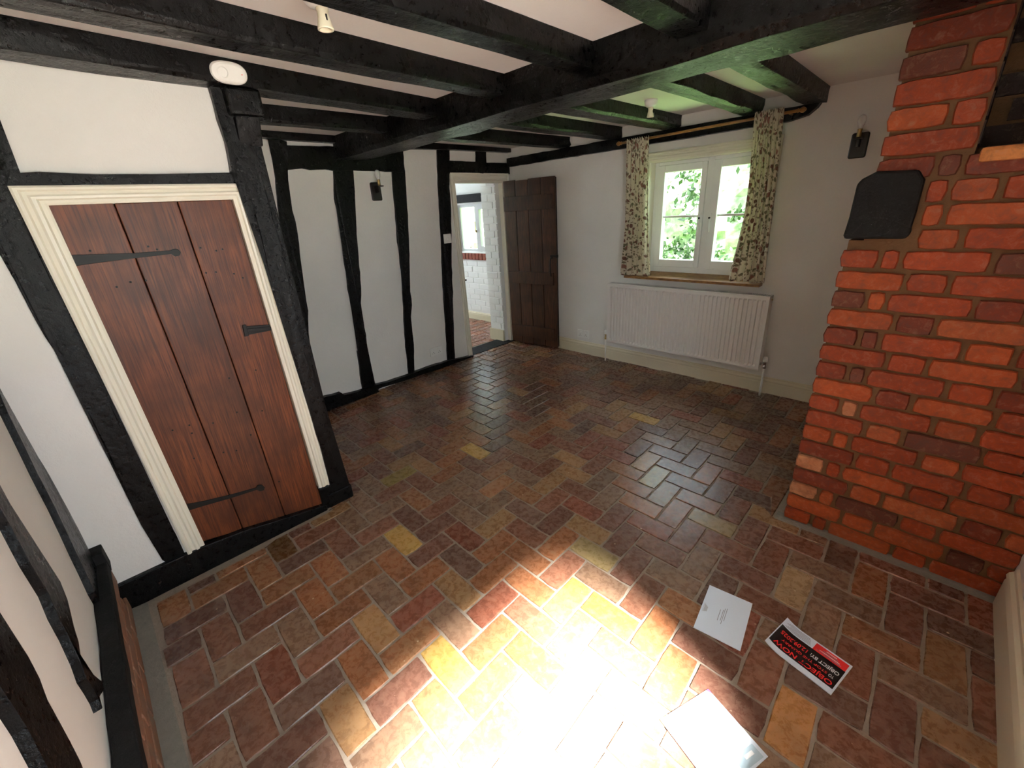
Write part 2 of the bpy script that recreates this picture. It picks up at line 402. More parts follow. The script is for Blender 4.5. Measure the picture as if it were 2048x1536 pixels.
def clampf(p):
    x, y = p.x, p.y
    y = max(y, YB+.085); y = min(y, YW+.02); x = min(x, XR-.02)
    if y < .60: x = max(x, XD+.05+(.02 if y < .3 else 0))
    elif y < .76: x = max(x, XD+.03)
    else: x = max(x, -3.72)
    if x > -.36 and y < 2.4: y = min(y, YC-.04)
    return Vector((x, y, 0))
FL = MB(); FL.box((-3.66, YB-.1, -.12), (XR+.2, YW+.1, -.001)); floor = struct(FL.obj('floor', M_FMORT, org=(0, 0, 0)))
floor['label'] = 'floor of worn waxed terracotta pavers laid in herringbone'
pv = build_pavers([c for c in herring(-26, 14, -10, 30) if inside(c)], clampf, 'herringbone_pavers', floor, M_PAVER)
# cement fillets along near wall and chimney
b = MB(); b.prism([(-2.2, YB, .000), (-2.2, YB+.075, .001), (-2.2, YB+.03, .006), (-2.2, YB, .008)], (XR+2.2, 0, 0)); b.obj('cement_fillet', M_GREYM, floor)
b = MB(); b.prism([(-.34, YC-.045, .001), (-.34, YC+.02, .001), (-.34, YC+.02, .012), (-.34, YC-.01, .010)], (XR+.34, 0, 0)); b.obj('cement_fillet', M_GREYM, floor)

# ------------------------------------------------------------------ setting: walls, ceiling
ZC = 2.078
b = MB(); b.box((-3.85, YB-.2, ZC), (XR+.16, YW+.24, ZC+.1)); struct(b.obj('ceiling', M_CEIL, org=(0, 0, ZC)))
# window wall (far)
OX0, OX1, OZ0, OZ1 = -1.965, -1.05, .862, 1.778
b = MB(); Y2 = YW+.24
b.box((-3.85, YW, -.1), (OX0, Y2, ZC)); b.box((OX1, YW, -.1), (XR+.3, Y2, ZC)); b.box((OX0, YW, -.1), (OX1, Y2, OZ0)); b.box((OX0, YW, OZ1), (OX1, Y2, ZC))
struct(b.obj('wall_far', M_WALL))
# timber framed wall (left), with doorway
def swall(y0, y1, z0, z1, x_in=0, th=.19, b=None):
    b.loft([[(xs(y0)+x_in, y0, z0), (xs(y0)+x_in, y0, z1), (xs(y0)-th, y0, z1), (xs(y0)-th, y0, z0)], [(xs(y1)+x_in, y1, z0), (xs(y1)+x_in, y1, z1), (xs(y1)-th, y1, z1), (xs(y1)-th, y1, z0)]])
DY0, DY1, DZ = 2.862, 3.525, 1.755
b = MB(); swall(.6, DY0-.01, -.1, ZC, b=b); swall(DY1+.01, YW+.02, -.1, ZC, b=b); swall(DY0-.01, DY1+.01, DZ+.01, ZC, b=b)
struct(b.obj('wall_left', M_WALL))
# door wall with return
D1 = dict(y0=.005, y1=.60, z=1.612)
b = MB(); b.box((XD-.12, YB-.15, -.1), (XD, D1['y0'], ZC)); b.box((XD-.12, D1['y1'], -.1), (XD, .70, ZC)); b.box((XD-.12, D1['y0'], D1['z']), (XD, D1['y1'], ZC)); b.box((-3.6, .60, -.1), (XD-.12, .70, ZC))
struct(b.obj('wall_cupboard', M_WALL))
# near wall (behind the camera), low brick plinth
b = MB(); b.box((-3.85, YB-.25, -.1), (XR+.16, YB-.02, ZC)); struct(b.obj('wall_near', M_WALL))
# right wall with its window opening
RY0, RY1, RZ0, RZ1 = -.12, .90, .86, 1.80
b = MB(); X2 = XR+.16
b.box((XR, YB-.15, -.1), (X2, RY0, ZC)); b.box((XR, RY1, -.1), (X2, YW+.24, ZC)); b.box((XR, RY0, -.1), (X2, RY1, RZ0)); b.box((XR, RY0, RZ1), (X2, RY1, ZC))
struct(b.obj('wall_right', M_WALL))
t = thing('window_3', 'casement window in the right wall beside the photographer', None, ((XR+.1), .51, RZ0), kind='structure'); del t['label']
b = MB(); f_ = .035
for q in (((XR+.06, RY0, RZ0), (XR+.11, RY0+f_, RZ1)), ((XR+.06, RY1-f_, RZ0), (XR+.11, RY1, RZ1)), ((XR+.06, RY0+f_, RZ0), (XR+.11, RY1-f_, RZ0+f_)), ((XR+.06, RY0+f_, RZ1-f_), (XR+.11, RY1-f_, RZ1))): b.box(*q)
b.obj('window_frame', M_WFRAME, t)
b = MB(); b.box((XR+.083, RY0+.03, RZ0+.03), (XR+.087, RY1-.03, RZ1-.03)); b.obj('pane', M_GLASS, t)

# ------------------------------------------------------------------ chimney breast of brick
BP = [((.34, .052, .010), (.25, .034, .008), 12), ((.40, .078, .016), (.30, .048, .010), 7), ((.22, .032, .009), (.16, .024, .008), 5), ((.10, .026, .014), (.14, .032, .014), 3), ((.44, .11, .03), (.34, .06, .016), 2)]
XC0, XC1, ZCH, COURSE = -.313, -.268, 1.32, .0755
chim = MB(); chim.box((XC0+.012, YC+.012, -.1), (XR+.1, YW-.02, 1.31))
chim.box((XC1+.012, YC+.012, 1.31), (-.03, YW-.02, ZC)); chim.box((-.03, YC+.30, 1.31), (XR+.1, YW-.02, ZC)); chim.box((-.03, YC+.012, 1.31), (XR+.1, YC+.30, 1.535))
chimney = struct(chim.obj('wall_chimney', M_BMORT)); chimney['label'] = 'orange red brick chimney breast with a dark recess high up'
def build_bricks():
    rnd = random.Random(11); bm = bmesh.new(); cols = []; tot = sum(p[2] for p in BP)
    def brick(x0, x1, z0, z1, y=YC, c=None, ny=None):
        if x1-x0 < .02: return
        P = jitter_poly(x0, z0, x1, z1, rnd, .0022, .03)
        cx, cz = (x0+x1)/2, (z0+z1)/2; y = y+rnd.uniform(-.002, .003)
        out, inn, bk = [], [], []
        for a, h, k in P:
            if k == 0: a += (cx-a)*(.006/(x1-x0)*1.4); h += (cz-h)*.1
            out.append((a, y+.005, h)); bk.append((a, y+.03, h)); inn.append((a+(cx-a)*min(.5, .008/(x1-x0)), y-.001+rnd.uniform(-.0006, .0006), h+(cz-h)*.09))
        if c is None:
            r = rnd.uniform(0, tot); acc = 0
            for p in BP:
                acc += p[2]
                if r <= acc: c = p; break
        s = rnd.uniform(.85, 1.15); cc = (tuple(v*s for v in c[0]), tuple(v*s for v in c[1]))
        vb = [bm.verts.new(v) for v in bk]; vo = [bm.verts.new(v) for v in out]; vi = [bm.verts.new(v) for v in inn]; n = len(vo)
        cols.append((bm.faces.new(vi), cc))
        for i in range(n):
            cols.append((bm.faces.new((vo[i], vo[(i+1) % n], vi[(i+1) % n], vi[i])), cc)); cols.append((bm.faces.new((vb[i], vb[(i+1) % n], vo[(i+1) % n], vo[i])), cc))
    row = 0; z = .0
    PEACH = ((.62, .30, .15), (.36, .08, .025))
    while z < ZC-.02:
        top = z+COURSE-.009; low = z < 1.30
        x = XC0 if low else XC1
        typ = (row % 2 == 0)
        seqA = [.108, .050, .215, .108, .215, .108, .215]; seqB = [.205, .105, .215, .105, .215, .105, .215]
        seq = (seqA if typ else seqB)
        if not low: seq = [.15]+seq[1:] if typ else seq
        k = 0
        while x < XR and k < len(seq):
            L_ = seq[k]*rnd.uniform(.96, 1.04); x1 = x+L_
            xx1 = min(x1, XR+.02); zz0, zz1 = z+rnd.uniform(-.002, .002), top+rnd.uniform(-.002, .002)
            c = None
            if typ and low and k == 0 and rnd.random() < .2: c = PEACH
            if typ and low and k == 1 and rnd.random() < .2: c = PEACH
            skip = False
            if z > 1.53 and xx1 > -.09:
                if x > -.06: skip = True
                xx1 = -.033 if xx1 > -.10 else xx1
            if 1.31 < top and z < 1.50 and x < -.12: # behind timber end
                if xx1 < -.12: skip = True
                x_ = max(x, -.118)
                if not skip: brick(x_, xx1, zz0, zz1, c=c)
                skip = True
            if not skip: brick(x, xx1, zz0, zz1, c=c)
            x = x1+.011; k += 1
        z += COURSE; row += 1
    bm.faces.index_update(); A = [None]*len(bm.faces)
    for f, c in cols: A[f.index] = c
    me = bpy.data.meshes.new('brick_face'); bm.to_mesh(me); bm.free()
    o = link('brick_face', me, M_BRICK, chimney); paint(o, 'brick', lambda i: A[i][0]); paint(o, 'brick2', lambda i: A[i][1])
build_bricks()
# recess: brick lining with the recess shade put into its colour, rounded brick ledge
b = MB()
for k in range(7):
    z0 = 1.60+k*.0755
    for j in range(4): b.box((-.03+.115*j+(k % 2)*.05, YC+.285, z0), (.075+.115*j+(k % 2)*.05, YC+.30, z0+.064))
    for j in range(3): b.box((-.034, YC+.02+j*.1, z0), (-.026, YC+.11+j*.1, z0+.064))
o = b.obj('shaded_recess_lining', M_BRICK, chimney); paint(o, 'brick', lambda i: (.022, .006, .004)); paint(o, 'brick2', lambda i: (.014, .005, .004))
b = MB()
for k in range(4): b.box((-.018+k*.118, YC-.012, 1.545), (.09+k*.118, YC+.28, 1.588), .012)
o = b.obj('recess_ledge', M_BRICK, chimney); paint(o, 'brick', lambda i: (.62, .24, .07)); paint(o, 'brick2', lambda i: (.55, .19, .05))

# black timber end (bressumer) bedded in the corner of the chimney
def ZS(*q): return [(1640+a/4.151, 150+c/4.151) for a, c in q]
pp = ZS((470, 800), (822, 785), (868, 868), (832, 1000), (792, 1150), (750, 1275), (752, 1310), (710, 1362), (195, 1362), (193, 1328), (240, 1180), (305, 905), (350, 862))
pp = [ony(p, YC-.03) for p in pp]; c = sum(pp, Vector())/len(pp)
b = MB(); b.prism(pp, (0, .42, 0)); o = b.obj('timber_beam_end', M_STUB, None, bevel=.008, org=c)
tag(o, 'worn charcoal black sawn beam end with cracks built into brick chimney corner', 'beam end')
def crack(name, pl, y, r, parent, m):
    b = MB(); pts = [ony(p, y) for p in pl]; n = len(pts)
    b.prism(pts, (0, .004, 0)); return b.obj(name, m, parent)
crack('crack', ZS((350, 1232), (338, 1250), (262, 1335), (245, 1338), (290, 1285)), YC-.0315, 0, o, M_DARK)
crack('crack', ZS((620, 1212), (680, 1232), (748, 1258), (750, 1270), (715, 1262), (665, 1240)), YC-.0315, 0, o, M_DARK)
crack('crack', ZS((628, 1004), (668, 970), (705, 935), (672, 974)), YC-.0315, 0, o, M_DARK)
crack('crack', ZS((192, 1328), (235, 1318), (240, 1324), (198, 1336)), YC-.0315, 0, o, M_DARK)

# ------------------------------------------------------------------ ceiling beams
beam('main_ceiling_beam', 'massive black main beam crossing the whole ceiling in front of the brick chimney', (-3.54, 1.70+.13, ZC), (XR-.01, 1.70+.13, ZC), .275, (.155, .14), 1, 'beam', .010, 40)
JN = [('first black ceiling joist beyond the big white lamp holder, nearest the photographer on the right', -.715, -.79, .115), ('black ceiling joist just right of the white lamp holder at top left', -1.20, -1.24, .115),
      ('black ceiling joist just left of the white lamp holder at top left', -1.62, -1.735, .12), ('black joist over the cupboard door wall carrying the oval white alarm', -2.045, -2.285, .14), ('black joist nearest the timber framed wall, between post top and main beam', -2.78, -2.79, .105)]
for i, (lb, x0, x1, wd) in enumerate(JN):
    y0 = YB+.0 if i < 4 else .71
    beam('ceiling_joist', lb, (x0, y0, ZC), (x1, 1.70, ZC), wd, .082, 10+i, 'joist', .005)
JF = [('stout black joist on the window side nearest the brick chimney, green sheen beneath', -.80, -.845, .125, .085), ('black joist on the window side right of the small lamp holder, ending above the curtain', -1.165, -1.205, .12, .085),
      ('black joist on the window side left of the small lamp holder, lit green underneath', -1.77, -1.795, .15, .085), ('black joist on the window side left of the window, between two others', -2.27, -2.30, .13, .085),
      ('crooked round-ended black joist nearest the open plank door', -2.86, -2.845, .12, .085)]
for i, (lb, x0, x1, wd, h) in enumerate(JF):
    beam('ceiling_joist', lb, (x0, 1.97, ZC), (x1, YW-.004, ZC), wd, h, 30+i, 'joist', .011 if i else .007)
# wall plate over the window, upswept right end
def ZA(*q): return [(1540+a/2.742, c/2.742) for a, c in q]
pl = [Vector((-3.585, YW, 1.905)), Vector((-2.187, YW, 1.909)), Vector((-1.3, YW, 1.915)), Vector((-.98, YW, 1.915)), Vector((-.87, YW, 1.935)), Vector((-.825, YW, 1.97)), Vector((-.81, YW, 1.994)),
      Vector((-1.3, YW, 1.992)), Vector((-2.2, YW, 1.99)), Vector((-3.585, YW, 1.985))]
pts = rough_outline(pl, .07, .004, 5); b = MB(); b.prism(pts, (0, -.055, 0)); bmesh.ops.triangulate(b.bm, faces=[f for f in b.bm.faces if len(f.verts) > 4])
tag(b.obj('wall_plate', M_BLK, None, bevel=.004, org=(-2.2, YW, 1.94)), 'long black wall plate above the window carrying the joist ends', 'beam')
# wall plate over the timber framed wall
b = MB(); pts = [(y, z) for y, z in ((.71, 2.045), (1.105, 2.04), (1.25, 2.032), (1.7, 2.03), (2.3, 2.02), (2.9, 2.034), (YW-.006, 2.04), (YW-.006, ZC), (.71, ZC))]
b.prism([(xs(y)-.02, y, z) for y, z in pts], (.085, 0, 0)); tag(b.obj('wall_plate', M_BLK, None, bevel=.004, org=(-3.56, 2.2, 2.05)), 'black wall plate along the top of the timber framed wall', 'beam')

# ------------------------------------------------------------------ timber framed wall
V = (.022, 0, 0)
def S_(name, lb, px, seed, d=.018, cat='wall stud'): return timber(name, lb, px, lambda p: onS(p, .0), (d, 0, 0), .01, seed, cat)
S_('wall_stud', 'crooked black stud of the timber framed wall nearest the corner post', Z4((340, 245), (350, 255), (375, 400), (400, 640), (405, 740), (450, 960), (470, 1100), (480, 1300), (530, 1600), (560, 1640)) +
   Z5((360, 372), (345, 372), (335, 330), (312, 180), (290, 0))[1:] + Z4((555, 1320), (545, 1250), (550, 1130), (530, 1030), (515, 900), (495, 730), (455, 560), (445, 410), (440, 265)), 41)
S_('wall_stud', 'black stud between the first plaster panel and the wall light', Z4((680, 405), (680, 415), (685, 560), (715, 680), (730, 840), (750, 980), (770, 1100), (790, 1200), (830, 1500)) + Z5((545, 130), (560, 250), (575, 335), (640, 318), (625, 260), (600, 150)) +
   Z4((885, 1500), (860, 1380), (845, 1250), (820, 1130), (820, 1010), (805, 820), (790, 620), (780, 415), (780, 405)), 42)
S_('wall_stud', 'slender black stud right of the wall light on the timber framed wall', Z4((980, 400), (980, 420), (990, 560), (1005, 740), (1030, 960), (1040, 1150), (1045, 1250), (1065, 1450), (1094, 1445), (1090, 1300), (1075, 1160), (1080, 1100), (1065, 960), (1065, 800), (1055, 600), (1045, 420), (1032, 300), (980, 300)), 43)
S_('wall_stud', 'black stud beside the open doorway carrying the light switch', Z4((1208, 295), (1210, 305), (1215, 480), (1225, 640), (1235, 840), (1240, 1000), (1255, 1200), (1266, 1400), (1301, 1390), (1295, 1250), (1290, 1100), (1283, 800), (1280, 640), (1270, 430), (1272, 310), (1272, 295)), 44)
S_('wall_stud', 'short black stud in the corner right of the open doorway head', Z4((1588, 300), (1588, 322), (1590, 425), (1602, 465), (1618, 465), (1622, 400), (1628, 340), (1628, 300)), 45, .017)
S_('wall_stud', 'stub of black stud centred above the open doorway', Z4((1408, 300), (1410, 372), (1462, 374), (1460, 300)), 46, .016)
S_('wall_stud', 'short black stub stud high on the timber wall behind the main beam end', Z4((690, 262), (691, 292), (706, 292), (705, 262)), 49, .014)
S_('wall_rail', 'thick black rail high on the timber framed wall under the main beam end', Z4((440, 285), (560, 288), (690, 292), (1035, 296), (1034, 424), (980, 420), (880, 416), (780, 412), (700, 418), (640, 408), (560, 411), (520, 403), (450, 410)), 47, .022, 'beam')
S_('wall_rail', 'black rail directly above the open doorway', Z4((1268, 362), (1410, 368), (1590, 378), (1626, 382), (1622, 434), (1590, 432), (1268, 428)), 48, .020, 'beam')
S_('sill_beam', 'low black sill beam along the foot of the timber framed wall', Z5((330, 380), (345, 372), (455, 340), (470, 352), (560, 330), (630, 302), (700, 285), (790, 255), (900, 212), (1000, 180), (1130, 152), (1130, 168), (1030, 196), (900, 238), (640, 322), (655, 345), (500, 395), (367, 455), (330, 460)), 50, .05, 'beam')

# ------------------------------------------------------------------ door wall timbers
def D_(name, lb, px, seed, d=.015, cat='timber post', off=0.0): return timber(name, lb, px, lambda p: onx(p, XD+off), (d, 0, 0), .01, seed, cat)
post_px = [(411, 160), (413.5, 171), (424, 205), (432, 239), (448, 284), (455, 320), (459, 345), (486, 347), (493, 380), (507, 440), (524, 505), (545, 585), (566, 650), (590, 735), (615, 822), (640, 905), (656, 970)]
post = timber('corner_post', 'heavy curved black corner post between the cupboard door and the timber framed wall', post_px + [tuple(q) for q in ((693, 962), (668, 931), (650, 880), (635, 822), (617, 751), (597, 680), (583.6, 613.6), (556, 492), (529, 399), (494, 278), (478, 205), (470, 160))],
              lambda p: onx(p, XD), (.035, 0, 0), .02, 60)
b = MB(); b.box((XD-.03, .655, .152), (XD+.02, .725, 1.95)); b.obj('post_side', M_BLK, post, bevel=.004)
b = MB(); b.box((XD-.02, .625, 1.90), (XD+.085, .75, 1.995)); b.obj('jowl', M_BLK, post, bevel=.012)
b = MB(); b.prism([(XD+.03, .64, 1.80), (XD+.03, .73, 1.80), (XD+.07, .73, 1.90), (XD+.07, .64, 1.90)], (-.04, 0, 0)); b.obj('jowl_bracket', M_BLK, post, bevel=.006)
pb = post
b = MB(); b.box((XD-.02, .60, .0), (XD-.0, .752, .135)); b.box((XD-.01, .585, .0), (XD+.012, .745, .139)); b.obj('base_block', M_BLK, pb, bevel=.006)
b = MB(); b.box((XD-.01, .617, .0), (XD+.018, .758, .085)); b.obj('base_step', M_BLK, pb, bevel=.006)
lp = [(0, 287), (26, 345), (12, 368), (14, 380), (50, 458), (119, 595), (189, 740), (262, 895), (323, 1020), (372, 1112), (340, 1128), (324, 1118), (305, 1083.5), (282, 1049), (263, 1007), (240, 950), (234, 939), (195, 861), (164, 798), (117, 712), (70, 638), (27, 556), (0, 509), (-40, 430), (-60, 330), (-60, 160), (-30, 160)]
D_('wall_post', 'broad black post on the left of the cupboard door', lp, 61, .009)
D_('door_lintel', 'narrow black lintel over the cupboard door', [(20, 348), (130, 347), (250, 349), (360, 348), (462, 346), (490, 349), (489, 368), (300, 370.5), (14, 373)], 62, .017, 'lintel')
ds = thing('sill_board', 'tapering black sill board under the cupboard door', 'sill', (XD, .2, 0))
b = MB(); b.prism([(XD-.02, YB, 0), (XD-.02, .60, 0), (XD-.02, .60, .035), (XD-.02, .40, .075), (XD-.02, .20, .118), (XD-.02, .03, .136), (XD-.02, YB, .138)], (.042, 0, 0)); b.obj('board', M_BLK, ds, bevel=.004)

# architrave of the cupboard door
PROF = [(0, 0), (0, .022), (.10, .026), (.22, .024), (.30, .015), (.45, .017), (.55, .022), (.68, .021), (.76, .013), (.9, .014), (1, .012), (1, -.03)]
tr = frame_mould('trim_1', [(XD, -.022, .131), (XD, -.056, 1.659), (XD, .624, 1.661), (XD, .648, .149)], [(XD, .047, .135), (XD, .017, 1.600), (XD, .566, 1.602), (XD, .590, .149)], (1, 0, 0), PROF, M_TRIM); struct(tr)

# cupboard door
door = thing('door_1', None, None, (XD-.02, .04, .14), kind='structure')
xf = XD-.006
jy = [(.040, .028), None, None, None]
topz, = (1.60,)
def dy(p): return onx(p, xf)
j1t, j1b = dy((234, 423)), dy((488, 1064)); j2t, j2b = dy((355, 404)), dy((572, 1036))
edges = [((.010, 1.606), (.040, .146)), ((j1t.y, 1.601), (j1b.y, .108)), ((j2t.y, 1.602), (j2b.y, .062)), ((.566, 1.602), (.588, .024))]
for k in range(3):
    (a, az), (b_, bz) = edges[k]; (c, cz), (d, dz) = edges[k+1]; g = .0015
    bb = MB(); bb.prism([(xf-.03, a+g, az), (xf-.03, b_+g, bz), (xf-.03, d-g, dz), (xf-.03, c-g, cz)], (.03, 0, 0))
    o = bb.obj('plank', M_OAK, door, bevel=.003, org=None); flat_tint(o, (1.0, .88, 1.06)[k])
bb = MB(); bb.box((xf-.045, .008, .02), (xf-.031, .597, 1.61)); o = bb.obj('dark_gap_sheet', M_DARK, door)  # near-black sheet stands in for the dark behind the plank gaps
def iron(name, pxs, x, th, parent=door):
    bb = MB(); bb.prism([onx(p, x) for p in pxs], (th, 0, 0)); return bb.obj(name, M_IRON, parent, bevel=.001)
h1 = iron('strap_hinge', [(133, 510), (170, 509), (270, 506), (340, 501), (347, 497.5), (355, 498), (361, 504), (359, 511), (350, 513), (342, 508), (272, 516), (170, 529), (152, 532), (150, 535), (143, 534), (141, 526)], xf, .006)
h2 = iron('strap_hinge', [(364, 1012), (372, 1008), (410, 1001), (460, 989), (512, 975), (515, 970), (523, 969), (529, 974), (527, 980), (519, 982), (513, 979), (460, 996), (410, 1010), (378, 1020), (374, 1025), (369, 1024)], xf, .006)
lt = iron('latch', [(484, 653), (541, 649), (545, 660), (489, 671)], xf, .006); iron('bolt_bar', [(492, 658), (542, 653), (544, 657), (494, 663)], xf+.006, .005); iron('latch_plate', [(484, 650), (491, 649), (497, 671), (489, 673)], xf+.004, .008)
rn = random.Random(5); bb = MB()
for k in range(26):
    z = rn.choice([1.42, 1.30, .88, .70, .55, .25])+rn.uniform(-.03, .03); y = rn.uniform(.07, .54)
    bb.lathe([(.004, 0), (.0035, .0015), (.0005, .002)], (xf, y, z), (1, 0, 0), 8)
bb.obj('nail_heads', M_IRON, door)

# ------------------------------------------------------------------ near wall: studs, ledge, plinth
YN = YB-.02
def N_(lb, px, seed): return timber('wall_stud', lb, px, lambda p: ony(p, YN), (0, .018, 0), .01, seed, 'wall stud')
N_('thin crooked black stud on the near wall closest to the room corner', [(-60, 700), (-60, 640), (0, 785), (20, 814), (33, 853), (62, 908), (91.6, 950), (110.6, 999.6), (145, 1064), (168, 1110), (191, 1175), (204, 1226), (198, 1228.5), (175.5, 1190), (156, 1148), (122, 1076), (95, 1019), (59, 950), (20, 870), (0, 830)], 71)
N_('knotty black stud in the middle of the near wall', [(0, 1015), (38, 1076), (76, 1133), (103, 1171), (118, 1209), (130, 1263), (139, 1293), (145, 1339), (168, 1358), (187, 1373), (191, 1389), (181, 1404), (187, 1428), (179, 1408), (168, 1389), (153, 1366), (141, 1332), (118, 1282), (95, 1240), (76, 1194), (38, 1133), (0, 1061), (-60, 960), (-60, 900)], 72)
N_('broad black stud on the near wall at the bottom left corner of the photo', [(0, 1290), (31, 1328), (53, 1370), (69, 1415), (95, 1461), (114, 1496), (135, 1536), (160, 1600), (90, 1600), (57, 1536), (23, 1473), (0, 1438), (-60, 1350), (-60, 1190)], 73)
ledge = thing('sill_beam', 'charcoal black sill beam forming a ledge above the brick plinth of the near wall', 'beam', (-1, YN, .2))
b = MB(); pts = rough_outline([Vector((XD+.04, YN, .25)), Vector((-.9, YN, .25)), Vector((XR-.01, YN, .25)), Vector((XR-.01, YN+.05, .25)), Vector((-.9, YN+.056, .25)), Vector((XD+.04, YN+.05, .25))], .1, .003, 8)
b.prism([Vector((p.x, max(p.y, YN), p.z)) for p in pts], (0, 0, .05)); bmesh.ops.triangulate(b.bm, faces=[f for f in b.bm.faces if len(f.verts) > 4]); b.obj('ledge', M_STUB, ledge, bevel=.005)
b = MB(); b.box((XD, YN, .25), (XD+.075, YN+.052, .345)); b.obj('end_block', M_STUB, ledge, bevel=.004)
b = MB(); b.box((XD+.01, YN, 0), (XR, YN+.028, .25)); pln = struct(b.obj('trim_4', M_GREYM))
rn = random.Random(2); cc = []
b = MB(); x = XD+.03
while x < XR-.22:
    for zz in (.165, .09, .015):
        b.box((x+(.1 if zz == .09 else 0), YN+.02, zz+.003), (x+.2+(.1 if zz == .09 else 0), YN+.046, zz+.066), .006)
    x += .215
o = b.obj('plinth_bricks', M_BRICK, pln); paint(o, 'brick', lambda i: (.36, .13, .065)); paint(o, 'brick2', lambda i: (.22, .15, .11))

# right skirting
SKP = [(0, 0), (.022, 0), (.022, .12), (.018, .135), (.024, .145), (.02, .158), (.010, .168), (.008, .18), (0, .185)]
b = MB(); b.prism([(XR-d_, YC-.035, z) for d_, z in SKP], (0, -2.36+.01, 0)); struct(b.obj('baseboard_right', M_SKIRT))
# far skirting
b = MB(); b.prism([(-3.0, YW-d_*.9, z*.73) for d_, z in SKP], (3.0-.31, 0, 0)); b.prism([(-3.57, YW-d_*.9, z*.73) for d_, z in SKP], (.57, 0, 0)); struct(b.obj('baseboard_far', M_SKIRT))

# ------------------------------------------------------------------ open doorway, far plank door, next room
def SP(y, z, o=0): return Vector((xs(y)+o, y, z))
tr = frame_mould('trim_2', [SP(2.808, .012), SP(2.806, 1.845), SP(3.618, 1.845), SP(3.598, 0.0)], [SP(2.872, .012), SP(DY0, DZ), SP(3.515, DZ), SP(3.532, 0)], (1, 0, 0), PROF, M_TRIM); struct(tr)
b = MB(); b.loft([[SP(2.872, 0, .01), SP(2.862, DZ, .01), SP(2.862, DZ, -.06), SP(2.872, 0, -.06)], [SP(2.852, 0, .01), SP(2.842, DZ, .01), SP(2.842, DZ, -.06), SP(2.852, 0, -.06)]])
b.box((-3.68, DY0, DZ), (-3.61, DY1, DZ+.02)); b.box((-3.68, 3.52, 0), (-3.612, 3.54, DZ)); struct(b.obj('trim_3', M_TRIM))
b = MB(); b.box((-3.80, DY0-.02, -.02), (-3.575, DY1+.02, .008), .003); o = b.obj('threshold', M_STUB); tag(o, 'dark stone threshold of the open doorway', 'threshold')
b = MB(); b.tube([(-3.60, 2.876, .83), (-3.59, 2.896, .83)], .008, 8); b.box((-3.62, 2.87, .79), (-3.60, 2.884, .86)); tag(b.obj('latch_keep', M_IRON), 'small black latch keep on the left jamb of the open doorway', 'latch')
# painted brick reveal on the right
rv = thing('wall_reveal', None, None, (-3.75, 3.45, 0), kind='structure'); rv.name = 'wall_doorway'
b = MB(); b.box((-3.90, 3.47, 0), (-3.665, 3.62, ZC)); b.obj('reveal_core', M_PWB, rv)
b = MB(); rn = random.Random(9)
for k in range(27):
    z0 = .15+k*.0755
    if z0 > 2.0: break
    if k % 2: b.box((-3.895, 3.462-rn.uniform(0, .003), z0), (-3.80, 3.48, z0+.066), .004); b.box((-3.79, 3.462-rn.uniform(0, .004), z0), (-3.67, 3.48, z0+.066), .004)
    else: b.box((-3.895, 3.462-rn.uniform(0, .004), z0), (-3.72, 3.48, z0+.066), .004); b.box((-3.71, 3.463, z0), (-3.67, 3.48, z0+.066), .003)
b.obj('painted_bricks', M_PWB, rv)
b = MB(); b.box((-3.91, 3.445, 0), (-3.67, 3.47, .14), .004); b.obj('skirting', M_SKIRT, rv)
# next room shell
NY = 4.05
b = MB(); b.box((-6.6, 1.2, -.1), (-3.66, NY+.2, -.0)); fl2 = struct(b.obj('floor_next_room', M_FMORT)); fl2.name = 'floor_2'
cells = [c for c in herring(-60, -20, 0, 36) if -6.2 < (O0+EX*c[0]+EY*c[1]).x < -3.9 and 1.6 < (O0+EX*c[0]+EY*c[1]).y < 3.95]
PALs = PAL; PAL = [((.36, .13, .07), (.26, .10, .06), 3), ((.30, .11, .07), (.22, .09, .06), 3)]
build_pavers(cells, lambda p: p, 'clay_pavers', fl2, M_PAVER, seed=8); PAL = PALs
b = MB(); NX0, NX1, NZ0, NZ1 = -5.11, -4.30, .965, 1.58
b.box((-6.6, NY, -.1), (NX0, NY+.2, ZC)); b.box((NX1, NY, -.1), (-3.70, NY+.2, ZC)); b.box((NX0, NY, -.1), (NX1, NY+.2, NZ0)); b.box((NX0, NY, NZ1), (NX1, NY+.2, ZC))
b.box((-3.9, 3.6, -.1), (-3.66, NY, ZC))
wn = struct(b.obj('wall_beyond', M_PWB))
b = MB(); rn = random.Random(4)
for k in range(9):
    z0 = .14+k*.079; x = -6.3+(k % 2)*.11
    while x < -3.95:
        if z0+.07 < .86: b.box((x, NY-.006-rn.uniform(0, .003), z0), (x+.212, NY+.01, z0+.069), .005)
        x += .224
b.obj('painted_bricks', M_PWB, wn)
b = MB(); x = -5.6
while x < -4.0: b.box((x, NY-.03, .862), (x+.062, NY+.1, .955), .004); x += .072
o = b.obj('brick_window_sill', M_BRICK, wn); paint(o, 'brick', lambda i: (.32, .07, .035)); paint(o, 'brick2', lambda i: (.22, .05, .03))
b = MB(); b.prism([(-6.5, NY-d_*.8, z*.6) for d_, z in SKP], (2.6, 0, 0)); struct(b.obj('baseboard_beyond', M_SKIRT))
beam('timber_lintel', 'charcoal beam over the window of the room beyond the doorway', (-6.4, NY-.03, 1.71), (-3.95, NY-.03, 1.70), .09, .10, 77, 'beam', .004, m=M_STUB)
t = thing('window_2', None, None, (-4.7, NY+.06, NZ0), kind='structure')
b = MB(); ya, yb_ = NY+.04, NY+.09
